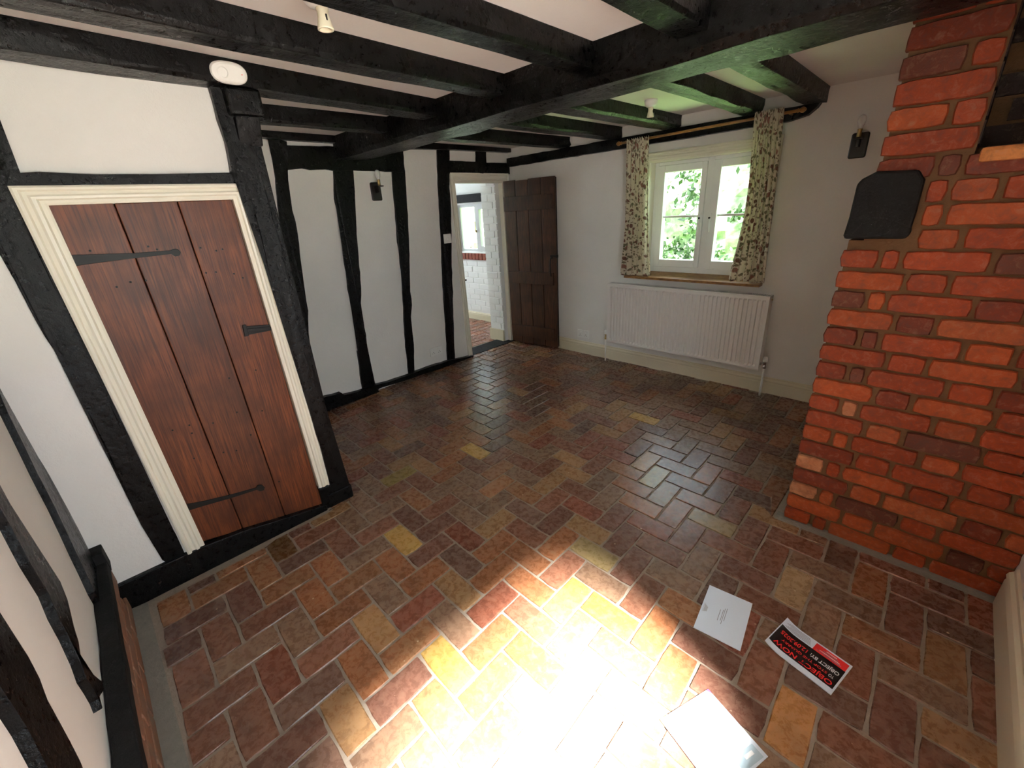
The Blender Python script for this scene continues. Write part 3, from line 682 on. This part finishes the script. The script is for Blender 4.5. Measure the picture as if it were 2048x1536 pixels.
for q in ((NX0, NX0+.04, NZ0, NZ1), (NX1-.04, NX1, NZ0, NZ1), (NX0+.04, -4.755, NZ0, NZ0+.035), (-4.70, NX1-.04, NZ0, NZ0+.035), (NX0+.04, -4.755, NZ1-.035, NZ1), (-4.70, NX1-.04, NZ1-.035, NZ1), (-4.755, -4.70, NZ0, NZ1)): b.box((q[0], ya, q[2]), (q[1], yb_, q[3]))
b.obj('window_frame', M_WF2, t)
b = MB()
for q in ((-4.70, -4.665, NZ0+.035, NZ1-.035), (NX1-.075, NX1-.04, NZ0+.035, NZ1-.035), (-4.665, NX1-.075, NZ0+.035, NZ0+.07), (-4.665, NX1-.075, NZ1-.07, NZ1-.035)): b.box((q[0], ya-.012, q[2]), (q[1], yb_-.01, q[3]))
b.obj('casement', M_WF2, t)
b = MB(); b.box((-4.735, ya-.03, 1.22), (-4.722, ya-.012, 1.25)); b.box((-4.733, ya-.04, 1.23), (-4.724, ya-.03, 1.36)); b.obj('window_handle', M_BRASS, t)
b = MB(); b.box((NX0+.03, ya+.02, NZ0+.03), (NX1-.03, ya+.024, NZ1-.03)); b.obj('pane', M_GLASS, t)
b = MB(); b.box((NX0-.02, NY-.035, .952), (NX1+.02, NY+.06, .968)); b.obj('sill_board', M_WFRAME, t)
# other walls and ceiling of the next room (with a wide unseen opening, added to let in daylight)
b = MB(); b.box((-6.6, 1.2, ZC+.02), (-3.7, NY+.2, ZC+.1)); struct(b.obj('ceiling_2', M_CEIL))
b = MB(); b.box((-6.7, 1.2, -.1), (-6.5, 2.1, ZC)); b.box((-6.7, 3.5, -.1), (-6.5, NY+.2, ZC)); b.box((-6.7, 2.1, -.1), (-6.5, 3.5, 1.0)); b.box((-6.6, 1.1, -.1), (-3.7, 1.25, ZC)); struct(b.obj('wall_next_room', M_WALL)).name = 'wall_outer'

# far plank door, open against the window wall
h0 = Vector((-3.566, 3.505, 0)); h1_ = Vector((-2.93, 3.585, 0)); ax = (h1_-h0); LW = ax.length; ax.normalize(); nr = Vector((ax.y, -ax.x, 0))
dz0, dz1 = .022, 1.765
door2 = thing('door_2', None, None, (h0.x, h0.y, dz0), kind='structure')
ZV = Vector((0, 0, 1))
def leaf_box(name, s0, s1, z0, z1, d0, d1, m=M_DKOAK, bev=.003, tint=1.0, parent=door2):
    b = MB(); c = h0+ax*(s0+s1)/2+nr*(d0+d1)/2+ZV*(z0+z1)/2
    b.obox(c, (ax, nr, ZV), (s1-s0, d1-d0, z1-z0), bev); o = b.obj(name, m, parent); 
    if m is M_DKOAK: flat_tint(o, tint)
    return o
sp = [0, .155, .315, .475, LW]
for k in range(4): leaf_box('plank', sp[k]+.004, sp[k+1]-.004, dz0+(.0 if k % 2 else .004), dz1-(.006 if k == 1 else 0), -.012, .012, tint=(1.0, 1.25, .9, 1.1)[k])
leaf_box('ledge', .01, LW-.02, 1.47, 1.61, .012, .034, tint=.75); leaf_box('ledge', .02, LW-.03, .715, .845, .012, .034, tint=1.0); leaf_box('ledge', .02, LW-.03, .10, .235, .012, .034, tint=1.0)
leaf_box('dark_gap_backing', 0, LW, dz0+.01, dz1-.01, -.02, -.012, M_DARK, 0)  # near-black sheet, so the shade in the plank grooves comes from its colour
hc = h0+ax*(LW-.055)
b = MB(); zc = .90
for zz in (zc+.10, zc-.10): b.lathe([(.016, 0), (.016, .004), (.006, .006)], hc+nr*.012+ZV*zz, nr, 12)
b.tube([hc+nr*.016+ZV*(zc+.10), hc+nr*.036+ZV*(zc+.085), hc+nr*.046+ZV*(zc+.03), hc+nr*.046+ZV*(zc-.03), hc+nr*.036+ZV*(zc-.085), hc+nr*.016+ZV*(zc-.10)], .007, 8)
b.obj('pull_handle', M_IRON, door2, smooth=True)
b = MB(); b.obox(hc+ax*.035+nr*.02+ZV*1.015, (ax, nr, ZV), (.09, .008, .018)); b.obox(hc+ax*.07+nr*.022+ZV*1.015, (ax, nr, ZV), (.022, .02, .03)); b.obj('thumb_latch', M_IRON, door2)

# ------------------------------------------------------------------ window 1
t = thing('window_1', None, None, (-1.5, YW+.1, OZ0), kind='structure')
fy0, fy1 = 3.735, 3.80; WX0, WX1 = OX0, OX1; z0, z1 = .892, 1.775
b = MB()
for q in ((WX0, WX0+.035, z0, z1), (WX1-.035, WX1, z0, z1), (WX0+.0352, -1.5222, z0, z0+.045), (-1.4748, WX1-.0352, z0, z0+.045), (WX0+.0352, -1.5222, z1-.025, z1), (-1.4748, WX1-.0352, z1-.025, z1), (-1.522, -1.475, z0, z1)): b.box((q[0], fy0, q[2]), (q[1], fy1, q[3]), .004)
b.obj('window_frame', M_WFRAME, t)
for a, c in ((-1.928, -1.524), (-1.473, -1.087)):
    cs = MB()
    for q in ((a, a+.058, .94, 1.748), (c-.04, c, .94, 1.748), (a+.0582, c-.0402, .94, 1.0), (a+.0582, c-.0402, 1.695, 1.748)): cs.box((q[0], fy0-.012, q[2]), (q[1], fy1-.015, q[3]), .005)
    cs.box((a+.05, fy0+.01, 1.342), (c-.03, fy1-.02, 1.358))
    co = cs.obj('casement', M_WFRAME, t)
    pn = MB(); pn.box((a+.05, fy0+.03, .99), (c-.03, fy0+.034, 1.70)); pn.obj('pane', M_GLASS, co, org=t.location)
hx = (-1.540, -1.458)
for x in hx:
    b = MB(); b.box((x-.008, fy0-.02, 1.30), (x+.008, fy0-.012, 1.37), .002); b.tube([(x, fy0-.03, 1.34), (x, fy0-.038, 1.30), (x+.004, fy0-.036, 1.23)], .006, 8); b.obj('window_handle', M_WFRAME, t)
    b = MB(); b.lathe([(.007, 0), (.007, .012), (.004, .014)], (x, fy0-.03, 1.335), (0, -1, 0), 12); b.obj('handle_lock', M_IRON, t)
b = MB(); b.prism([(-2.122, 3.562, .845), (-2.122, 3.562, .865), (-2.122, YW, .868), (-2.122, YW, .845)], (1.137, 0, 0)); b.prism([(OX0, YW, .85), (OX0, YW, .868), (OX0, 3.74, .893), (OX0, 3.74, .85)], (OX1-OX0, 0, 0))
o = b.obj('window_sill', M_SILL, t); flat_tint(o, 1.0)
b = MB(); b.box((OX0-.002, YW-.0, .86), (OX0+.003, fy0, OZ1)); b.box((OX1-.003, YW, .86), (OX1+.002, fy0, OZ1)); b.box((OX0, YW, OZ1-.003), (OX1, fy0, OZ1+.002)); b.obj('reveal_lining', M_TRIM, t)
tr = frame_mould('trim_5', [(-2.03, YW, .868), (-2.03, YW, 1.848), (-.997, YW, 1.848), (-.997, YW, .868)], [(OX0, YW, .868), (OX0, YW, OZ1), (OX1, YW, OZ1), (OX1, YW, .868)], (0, -1, 0), PROF, M_TRIM); struct(tr)

# ------------------------------------------------------------------ curtains and pole
cp = thing('curtain_pole', 'thin varnished wooden curtain pole above the window', 'curtain pole', (-1.55, 3.53, 1.945))
ps, pe = Vector((-2.17, 3.53, 1.942)), Vector((-.915, 3.53, 1.96))
b = MB(); b.tube([ps, pe], .0095, 12); flat_tint(b.obj('pole', M_POLE, cp, smooth=True))
for e, d in ((ps, -1), (pe, 1)):
    b = MB(); b.lathe([(.0095, 0), (.014, .004), (.009, .012), (.016, .024), (.017, .034), (.010, .046), (.002, .052)], e, (d, 0, .01), 14); flat_tint(b.obj('finial', M_POLE, cp, smooth=True))
for x in (-2.135, -.955):
    b = MB(); b.tube([(x, YW-.05, 1.95), (x, 3.53, 1.95)], .006, 8); b.obj('pole_bracket', M_BRASS, cp)
def curtain(label, topx, botx, zt, zb, folds, seed, waist=None):
    """topx/botx: (left,right); gathered pencil pleats that open into soft folds"""
    nu, nv = 90, 40; me = bpy.data.meshes.new('curtain'); vs, fs, uvs = [], [], []
    rnd = random.Random(seed); ph = [rnd.uniform(0, 6) for _ in range(4)]
    for j in range(nv+1):
        v = j/nv; l = topx[0]+(botx[0]-topx[0])*v; r = topx[1]+(botx[1]-topx[1])*v
        if waist: l += waist[0]*math.sin(math.pi*v)**1.5; r += waist[1]*math.sin(math.pi*v)**1.5
        g = min(1, v/.07)
        for i in range(nu+1):
            u = i/nu; am = .005+.021*min(1, v*1.6)
            y = 3.508+am*(1-.6*(1-g))*math.sin(2*math.pi*folds*u+ph[0]+.5*math.sin(3*v+ph[1])+.8*math.sin(2*math.pi*u+ph[2])) + (1-g)*.004*math.sin(2*math.pi*folds*3*u) + .004*math.sin(11*v+9*u)
            x = l+(r-l)*(u+.014*math.sin(2*math.pi*folds*2*u+ph[3]+v*2))
            z = zt+(zb-zt)*v+ (.006*math.sin(2*math.pi*folds*u+ph[1]) if j == nv else 0) + (.008*math.sin(2*math.pi*folds*2*u+ph[2]) if j == 0 else 0)
            vs.append((x, y, z)); uvs.append((u*.55, v*1.05))
    for j in range(nv):
        for i in range(nu): a = j*(nu+1)+i; fs.append((a, a+1, a+nu+2, a+nu+1))
    c = Vector(((topx[0]+topx[1])/2, 3.508, zt)); vs = [Vector(q)-c for q in vs]
    me.from_pydata(vs, [], fs); uv = me.uv_layers.new(name='UVMap')
    for p in me.polygons:
        p.use_smooth = True
        for li in p.loop_indices: uv.data[li].uv = uvs[me.loops[li].vertex_index]
    o = link('curtain', me, M_CURT); o.location = c
    s = o.modifiers.new('thick', 'SOLIDIFY'); s.thickness = .0025
    return tag(o, label, 'curtain', 'floral curtains at the window')
curtain('short floral curtain gathered on the left side of the window', (-2.115, -1.915), (-2.13, -1.845), 1.955, .885, 5.3, 1, (.02, -.02))
curtain('short floral curtain gathered on the right side of the window, nearest the chimney', (-1.16, -.985), (-1.19, -.935), 1.985, .895, 5.6, 4, (.04, .0))

# ------------------------------------------------------------------ radiator
rad = thing('radiator', 'long white double panel radiator with vertical flutes under the window', 'radiator', (-1.57, 3.56, .21))
X0, X1, Za, Zb, YR = -2.262, -.887, .216, .792, 3.515
def fluted(y, name, parent):
    n = 41; me_v, me_f = [], []; cols = []
    prof = [(.0, 1), (.30, 1), (.38, 0), (.62, 0), (.70, 1)]; xsn = [X0]; dep = [0]
    m0 = .018; pitch = (X1-X0-2*m0)/n
    for k in range(n):
        for t_, d_ in ((.12, 0), (.26, 1), (.74, 1), (.88, 0)): xsn.append(X0+m0+(k+t_)*pitch); dep.append(d_)
    xsn.append(X1); dep.append(0)
    rows = [(Za, 0), (Za+.012, 0), (Za+.028, 0), (Za+.042, 1), (Zb-.042, 1), (Zb-.028, 0), (Zb-.008, 0), (Zb, 0)]
    for z, on in rows:
        for x, d_ in zip(xsn, dep):
            yy = y+ (.014*d_ if on else 0)
            if z in (Za, Zb): yy = y+.006
            me_v.append(Vector((x, yy, z))-parent.location)
    c = len(xsn)
    for j in range(len(rows)-1):
        for i in range(c-1): a = j*c+i; me_f.append((a, a+1, a+c+1, a+c))
    me = bpy.data.meshes.new(name); me.from_pydata(me_v, [], me_f); o = link(name, me, M_METAL, parent)
    s = o.modifiers.new('thick', 'SOLIDIFY'); s.thickness = .004; s.offset = -1; return o
fluted(YR, 'front_panel', rad)
b = MB(); b.box((X0+.01, YR+.075, Za+.01), (X1-.01, YR+.085, Zb-.005)); b.obj('back_panel', M_METAL, rad)
b = MB(); b.box((X1-.004, YR+.004, Za+.02), (X1, YR+.085, Zb)); b.obj('side_cover', M_METAL, rad); b = MB(); b.box((X0, YR+.004, Za+.02), (X0+.004, YR+.085, Zb)); b.obj('side_cover', M_METAL, rad)
b = MB(); b.box((X0, YR+.004, Zb-.004), (X1, YR+.014, Zb+.001)); b.box((X0, YR+.075, Zb-.004), (X1, YR+.085, Zb+.001))
x = X0+.01
while x < X1-.01: b.box((x, YR+.012, Zb-.004), (x+.006, YR+.077, Zb+.0005)); x += .0135
b.obj('top_grille', M_METAL, rad)
b = MB(); b.box((X0+.01, YR+.02, Za+.03), (X1-.01, YR+.07, Zb-.03)); b.obj('shaded_fins', mat('radiator_shadow_grey', (.25, .24, .23), .7), rad)  # solid block for the fins, shade between the panels put into its grey
b = MB(); b.lathe([(.006, 0), (.008, .004), (.004, .01)], (X1, YR+.05, Zb-.03), (1, 0, 0), 10); b.obj('bleed_valve', M_BRASS, rad)
for x, s in ((X0-.030, -1), (X1+.032, 1)):
    zv = .265
    b = MB(); b.tube([(x, YR+.035, -.005), (x, YR+.035, zv-.03)], .0075, 10); b.obj('pipe', M_WHITE, rad, smooth=True)
    b = MB(); b.lathe([(.013, -.03), (.013, -.012), (.010, -.01), (.010, .012), (.013, .014), (.013, .022)], (x, YR+.035, zv), (0, 0, 1), 12); b.tube([(x, YR+.035, zv), (x-s*.035, YR+.035, zv)], .010, 10); b.obj('valve', M_CHROME if s > 0 else M_BRASS, rad, smooth=True)
    b = MB(); b.lathe([(.014, .022), (.016, .026), (.015, .055), (.010, .062), (.002, .063)], (x, YR+.035, zv), (0, 0, 1), 14); b.obj('valve_cap', M_WHITE, rad, smooth=True)

# ------------------------------------------------------------------ ceiling lamp holders
def rose(label, x, y, R, drop, big):
    t = thing('ceiling_lamp_holder', label, 'lamp holder', (x, y, ZC), 'ceiling lamp holders')
    b = MB(); b.lathe([(R, 0), (R*1.0, -.012), (R*.94, -.026), (R*.72, -.036), (R*.5, -.040), (.012, -.041)], (x, y, ZC), (0, 0, 1), 32); b.obj('rose', M_WHITE, t, smooth=True)
    b = MB(); z = -.040; b.lathe([(.0165, z), (.0165, z-.004), (.0145, z-.012), (.0155, z-.022), (.0215, z-drop), (.0215, z-drop-.004), (.017, z-drop-.004), (.013, z-.018)], (x, y, ZC), (0, 0, 1), 24); b.obj('socket', mat('cream_bakelite', (.78, .72, .55), .35), t, smooth=True)
    b = MB(); b.box((x+.0155, y-.002, ZC+z-.034), (x+.018, y+.002, ZC+z-.018)); b.obj('slot', M_DARK, t)
rose('large white round ceiling lamp holder without bulb at the top left between joists', -1.387, .707, .050, .046, True)
rose('small white ceiling lamp holder without bulb near the window', -1.585, 2.905, .040, .050, False)

# alarm on the joist above the post
al = thing('smoke_alarm', 'oval white alarm fixed to the black joist above the corner post', 'alarm', (-2.08, .64, 2.02))
cen = onx((458, 146), -2.075); a1 = Vector((0, 1, 0)); a2 = Vector((.25, 0, .97)).normalized(); nn = Vector((.97, 0, -.25)).normalized()
def oval(c, ra, rb, n=36): return [c+a1*math.copysign(abs(math.cos(2*math.pi*k/n))**.75, math.cos(2*math.pi*k/n))*ra+a2*math.copysign(abs(math.sin(2*math.pi*k/n))**.85, math.sin(2*math.pi*k/n))*rb for k in range(n)]
b = MB(); b.loft([oval(cen-nn*.03, .060, .034), oval(cen, .062, .036), oval(cen+nn*.008, .058, .032), oval(cen+nn*.011, .050, .026)]); b.obj('alarm_body', M_WHITE, al, smooth=False)
b = MB(); b.lathe([(.019, .0), (.019, .0125), (.016, .014), (.015, .012)], cen-a1*.024, nn, 24); b.obj('test_button', M_WHITE, al)
b = MB(); b.lathe([(.0018, .0), (.0018, .0125)], cen+a1*.040, nn, 10); b.obj('indicator_light', M_PRED, al)

# ------------------------------------------------------------------ wall lights
def sconce(label, base, out, side, s):
    """base: centre of back plate on wall; out: outward normal"""
    t = thing('wall_light', label, 'wall light', base, 'wooden wall lights'); base = Vector(base); o = Vector(out); sd = Vector(side)
    w_, h_ = .088, .140; r = .012
    def rr(c, W, H):
        p = []
        for (cx, cz, a0) in ((W/2-r, H/2-r, 0), (-W/2+r, H/2-r, 90), (-W/2+r, -H/2+r, 180), (W/2-r, -H/2+r, 270)):
            for k in range(5): a = math.radians(a0+k*22.5); p.append(c+sd*(cx+r*math.cos(a))+ZV*(cz+r*math.sin(a)))
        return p
    b = MB(); b.loft([rr(base, w_, h_), rr(base+o*.014, w_, h_), rr(base+o*.018, w_-.01, h_-.01)]); flat_tint(b.obj('back_plate', M_DKOAK2, t))
    b = MB(); b.obox(base+o*.045+ZV*.012, (o, sd, ZV), (.06, .018, .045), .004); b.obox(base+o*.068+ZV*.036, (o, sd, ZV), (.075, .045, .008), .002); flat_tint(b.obj('bracket_arm', M_DKOAK2, t))
    q = base+o*.075+ZV*.04
    b = MB(); b.lathe([(.014, 0), (.012, .006), (.0115, .038), (.013, .04), (.013, .045)], q, ZV, 16); b.obj('bulb_socket', M_BRASS, t, smooth=True)
    b = MB(); b.lathe([(.010, .042), (.012, .052), (.017, .066), (.021, .082), (.0215, .095), (.018, .108), (.010, .117), (.001, .120)], q, ZV, 20); b.obj('light_bulb', M_BULB, t, smooth=True)
M_DKOAK2 = wood('near_black_stained_wood', (.014, .006, .005), (.009, .004, .004), (.02, .009, .006))
pS = onx((752, 382), -3.545); sconce('dark wooden wall light with bare bulb between two studs of the timber framed wall', (xs(pS.y)+.003, pS.y, pS.z-.005), (1, 0, 0), (0, 1, 0), 1)
pW = ony((1717, 291), 3.625); sconce('dark wooden wall light with bare bulb on plaster between window and chimney', (pW.x, YW-.001, pW.z), (0, -1, 0), (1, 0, 0), 1)

# ------------------------------------------------------------------ sockets and switch
def plate(name, label, cat, c, o, sd, W, H, kind):
    t = thing(name, label, cat, c); c = Vector(c); o = Vector(o); sd = Vector(sd)
    b = MB(); b.obox(c+o*.006, (sd, o, ZV), (W, .012, H), .003); b.obj('face_plate', M_WHITE, t)
    if kind == 'socket':
        for s in (-1, 1):
            b = MB(); b.obox(c+o*.0135+sd*s*.026+ZV*.022, (sd, o, ZV), (.012, .006, .018), .002); b.obj('rocker_switch', M_WHITE, t)
            b = MB(); cx = c+o*.0125+sd*s*.036
            b.obox(cx+ZV*-.004, (sd, o, ZV), (.004, .001, .008)); b.obox(cx+sd*-.011-ZV*.018, (sd, o, ZV), (.006, .001, .004)); b.obox(cx+sd*.011-ZV*.018, (sd, o, ZV), (.006, .001, .004)); b.obj('pin_holes', M_DARK, t)
    else:
        b = MB(); b.obox(c+o*.0135, (sd, o, ZV), (.012, .007, .024), .002); b.obj('rocker_switch', M_WHITE, t)
plate('wall_socket', 'white double socket low on the timber framed wall', 'socket', (xs(2.385), 2.385, .19), (1, 0, 0), (0, 1, 0), .146, .086, 'socket')
plate('wall_socket', 'white double socket above the skirting between open door and radiator', 'socket', (-2.628, YW, .213), (0, -1, 0), (1, 0, 0), .146, .086, 'socket')
plate('light_switch', 'white square light switch on the black stud beside the doorway', 'switch', (xs(2.68)+.018, 2.683, 1.263), (1, 0, 0), (0, 1, 0), .086, .086, 'switch')

# ------------------------------------------------------------------ papers on the floor
def floor_poly(pxs, z): return [flo(p, z) for p in pxs]
def PQ(*q): return [(1360+a/5.69, 1150+c/5.69) for a, c in q]
ZP = .0065
env = thing('envelope', 'pale white letter envelope lying on the pavers beside the black and red leaflet', 'envelope', flo((1445, 1236)))
ep = [flo(p, ZP) for p in PQ((337, 118), (825, 330), (685, 868), (152, 598))]
b = MB(); b.prism(ep, (0, 0, .0025)); b.obj('paper', M_PAPER, env)
e0, e1 = (ep[1]-ep[0]), (ep[3]-ep[0])
def ebar(u0, v0, u1, v1, base, a, c_, z, name, m, parent):
    P = [base+a*u+c_*v+ZV*z for u, v in ((u0, v0), (u1, v0), (u1, v1), (u0, v1))]
    b = MB(); b.prism(P, (0, 0, .0003)); return b.obj(name, m, parent)
for u, v0, v1 in ((.40, .42, .66), (.46, .40, .64), (.49, .36, .70), (.53, .34, .62)):
    ebar(u, v0, u+.012, v1, ep[0], e0, e1, .0026, 'address_line', M_PGREY, env)
for k in range(4): ebar(.04+.02*k, .42+.02*k, .05+.03*k, .62-.01*k, ep[0], e0, e1, .0026, 'postmark', mat('faint_grey_print', (.5, .53, .6), .5), env)

lf = thing('leaflet', 'folded black and red campaign leaflet with a curled end lying on the pavers', 'leaflet', flo((1615, 1310)))
lp_ = [flo(p, .012) for p in PQ((1215, 518), (1965, 1040), (1720, 1360), (980, 765))]
A = lp_[1].copy(); XA = (lp_[0]-lp_[1]); YA = (lp_[2]-lp_[1])       # reading origin: leaflet held upside down in the photo
def LP(u, v, z=.0):                                     # u along text (right->left in photo), v down from the top of the page text
    h = .016*max(0, (u-.72)/.28)**2
    return A+XA*u+YA*(1-v)+ZV*(z+h)
def lquad(name, u0, u1, v0, v1, z, m, n=12, th=.0006):
    rings = [[LP(u0+(u1-u0)*i/n, v0, z), LP(u0+(u1-u0)*i/n, v1, z), LP(u0+(u1-u0)*i/n, v1, z-th), LP(u0+(u1-u0)*i/n, v0, z-th)] for i in range(n+1)]
    b = MB(); b.loft(rings); return b.obj(name, m, lf)
lquad('paper', 0, 1, 0, 1, 0, M_PAPER, 16, .004)
lquad('black_panel', .025, .985, .13, .735, .0008, M_PBLACK, 16)
lquad('red_panel', .03, .50, .735, .955, .0012, M_PRED)
for k in range(4): lquad('small_print', .10+.03*k, .46-.04*k, .775+.04*k, .788+.04*k, .0018, M_PWHITE if k % 2 else M_PGREY, 3)
for k in range(6): lquad('small_print', .54+.01*k, .95-.03*(k % 3), .77+.033*k, .778+.033*k, .0018, M_PGREY, 3)
def text(s, u0, u1, v0, v1, m, name='lettering'):
    cu = bpy.data.curves.new('t', 'FONT'); cu.body = s; cu.size = 1; cu.offset = .018; cu.extrude = 0
    o = bpy.data.objects.new('t', cu); COL.objects.link(o)
    bpy.context.view_layer.update(); dg = bpy.context.evaluated_depsgraph_get(); me = bpy.data.meshes.new_from_object(o.evaluated_get(dg)); bpy.data.objects.remove(o)
    xs_ = [v.co.x for v in me.vertices]; ys_ = [v.co.y for v in me.vertices]; x0, x1, y0, y1 = min(xs_), max(xs_), min(ys_), max(ys_)
    for v in me.vertices:
        u = u0+(u1-u0)*(v.co.x-x0)/(x1-x0); vv = v1+(v0-v1)*(v.co.y-y0)/(y1-y0)
        v.co = LP(u, vv, .0021)-lf.location
    me.name = name; return link(name, me, m, lf)
text('OBJECT NOW', .06, .93, .16, .315, M_PRED); text('TO', .085, .155, .35, .43, M_PWHITE); text('STOP THE QUARRY', .18, .86, .36, .435, M_PRED)
text('OBJECT BY:', .06, .47, .50, .625, M_PWHITE); text('12.09.2025', .52, .93, .50, .615, M_PRED)
# third leaflet, half out of the frame
ml = thing('leaflet', 'glossy white mailing leaflet with pale blue print in the sunlit patch at the bottom edge', 'leaflet', flo((1440, 1500)))
mp = [flo(p, ZP) for p in ((1416, 1379), (1536, 1514), (1440, 1600), (1320, 1440))]
b = MB(); b.prism(mp, (0, 0, .0025)); b.obj('paper', M_PAPER, ml)
m0, m1 = mp[1]-mp[0], mp[3]-mp[0]
for k, (u0, u1, v0, v1) in enumerate(((.80, .98, .06, .45), (.70, .74, .08, .30), (.63, .66, .12, .5), (.86, .93, .5, .8))): ebar(u0, v0, u1, v1, mp[0], m0, m1, .0026, 'printed_block', M_PPALE, ml)
ebar(.85, .14, .9, .3, mp[0], m0, m1, .003, 'printed_mark', M_PWHITE, ml)
b = MB(); b.prism([mp[0]+ZV*.0026, mp[0]+m0*.08+ZV*.0026, mp[0]+m1*.05+ZV*.0026], (0, 0, .0003)); b.obj('printed_corner', M_PPURP, ml)

# ------------------------------------------------------------------ garden outside
b = MB(); b.box((-40, YW+.25, -.25), (20, 40, -.15)); tag(b.obj('lawn', M_LAWN), 'sunlit green lawn outside the window', 'lawn', kind='stuff')
b = MB(); b.box((.65, -30, -.25), (30, YW+.24, -.15)); tag(b.obj('added_gravel', M_PAVE), 'unseen pale gravel added outside the right wall to keep bounced light neutral', 'gravel', kind='stuff')  # ground added out of view, grey to cut green bounce through the right window
def foliage(name, label, clusters, m, seed, size=.05, parent=None):
    rnd = random.Random(seed); vs, fs, tn = [], [], []
    for (cx, cy, cz, R, n) in clusters:
        for _ in range(n):
            d = Vector((rnd.gauss(0, 1), rnd.gauss(0, 1), rnd.gauss(0, 1))).normalized()*R*rnd.random()**.4; p = Vector((cx, cy, cz))+Vector((d.x, d.y, d.z*.6))
            a = Vector((rnd.gauss(0, 1), rnd.gauss(0, 1), rnd.gauss(0, 1)-.3)).normalized(); bb_ = a.orthogonal().normalized(); s = size*rnd.uniform(.6, 1.5); k = len(vs)
            vs += [p, p+a*s*.5+bb_*s*.28, p+a*s, p+a*s*.5-bb_*s*.28]; fs.append((k, k+1, k+2, k+3)); tn.append(rnd.random())
    me = bpy.data.meshes.new(name); me.from_pydata(vs, [], fs); o = link(name, me, m, parent); paint(o, 'tint', lambda i: (tn[i],)*3)
    return tag(o, label, 'tree' if label else None)
rn = random.Random(21); cl = []
for k in range(46): cl.append((rn.uniform(-4.4, -1.4), rn.uniform(6.2, 7.6), rn.triangular(.1, 2.8, .5), rn.uniform(.14, .34), 70))
for k in range(14): cl.append((rn.uniform(-4.2, -2.6), rn.uniform(6.4, 7.4), rn.uniform(.1, .9), rn.uniform(.2, .4), 110))
for k in range(40): cl.append((rn.choice([rn.uniform(-5.4, -4.2), rn.uniform(-1.4, .8)]), rn.uniform(6.2, 8.0), rn.uniform(.1, 3.2), rn.uniform(.2, .5), 70))
foliage('garden_tree', 'bright leafy shrub seen through the window', cl, M_LEAF, 31, .085)
cl = [(rn.uniform(-10.5, -6.8), rn.uniform(6.3, 7.2), rn.uniform(.2, .62), rn.uniform(.2, .34), 130) for k in range(34)]
foliage('garden_shrub', 'low shrub outside the window of the room beyond', cl, leafm('dry_leaves', (.022, .018, .016), (.06, .05, .045)), 32, .08)
# hedge added as a backdrop: holds back bright sky, pale enough to burn out
M_HEDGE = mat('pale_backdrop_hedge', (.16, .19, .12), .9)
_v = coords(M_HEDGE); L(M_HEDGE, ramp(M_HEDGE, noise_n(M_HEDGE, _v, 5, 6, .7), [(.35, (.09, .13, .06)), (.6, (.22, .24, .17))]), bsdf(M_HEDGE).inputs['Base Color'])
vs, fs = [], []; nx, nz = 90, 36
for j in range(nz+1):
    for i in range(nx+1):
        x = -14+18*i/nx; z = -.149+5.2*j/nz
        d = noise.noise(Vector((x*1.3, 0, z*1.3)))*.35+noise.noise(Vector((x*4, 3, z*4)))*.14
        vs.append((x, 9.0+d+.06*z*z, z))
for j in range(nz):
    for i in range(nx): a = j*(nx+1)+i; fs.append((a, a+1, a+nx+2, a+nx+1))
n0 = len(vs); top = [nz*(nx+1)+i for i in range(nx+1)]
for i in top: vs.append((vs[i][0], 12.0, vs[i][2]-.1))
bs = len(vs)
for i in top: vs.append((vs[i][0], 12.0, -.149))
for i in range(nx): fs.append((top[i], top[i+1], n0+i+1, n0+i)); fs.append((n0+i, n0+i+1, bs+i+1, bs+i))
me = bpy.data.meshes.new('added_hedge'); me.from_pydata(vs, [], fs); tag(link('added_hedge', me, M_HEDGE), 'tall pale hedge added behind the leafy shrub to hold back the bright sky', 'hedge')
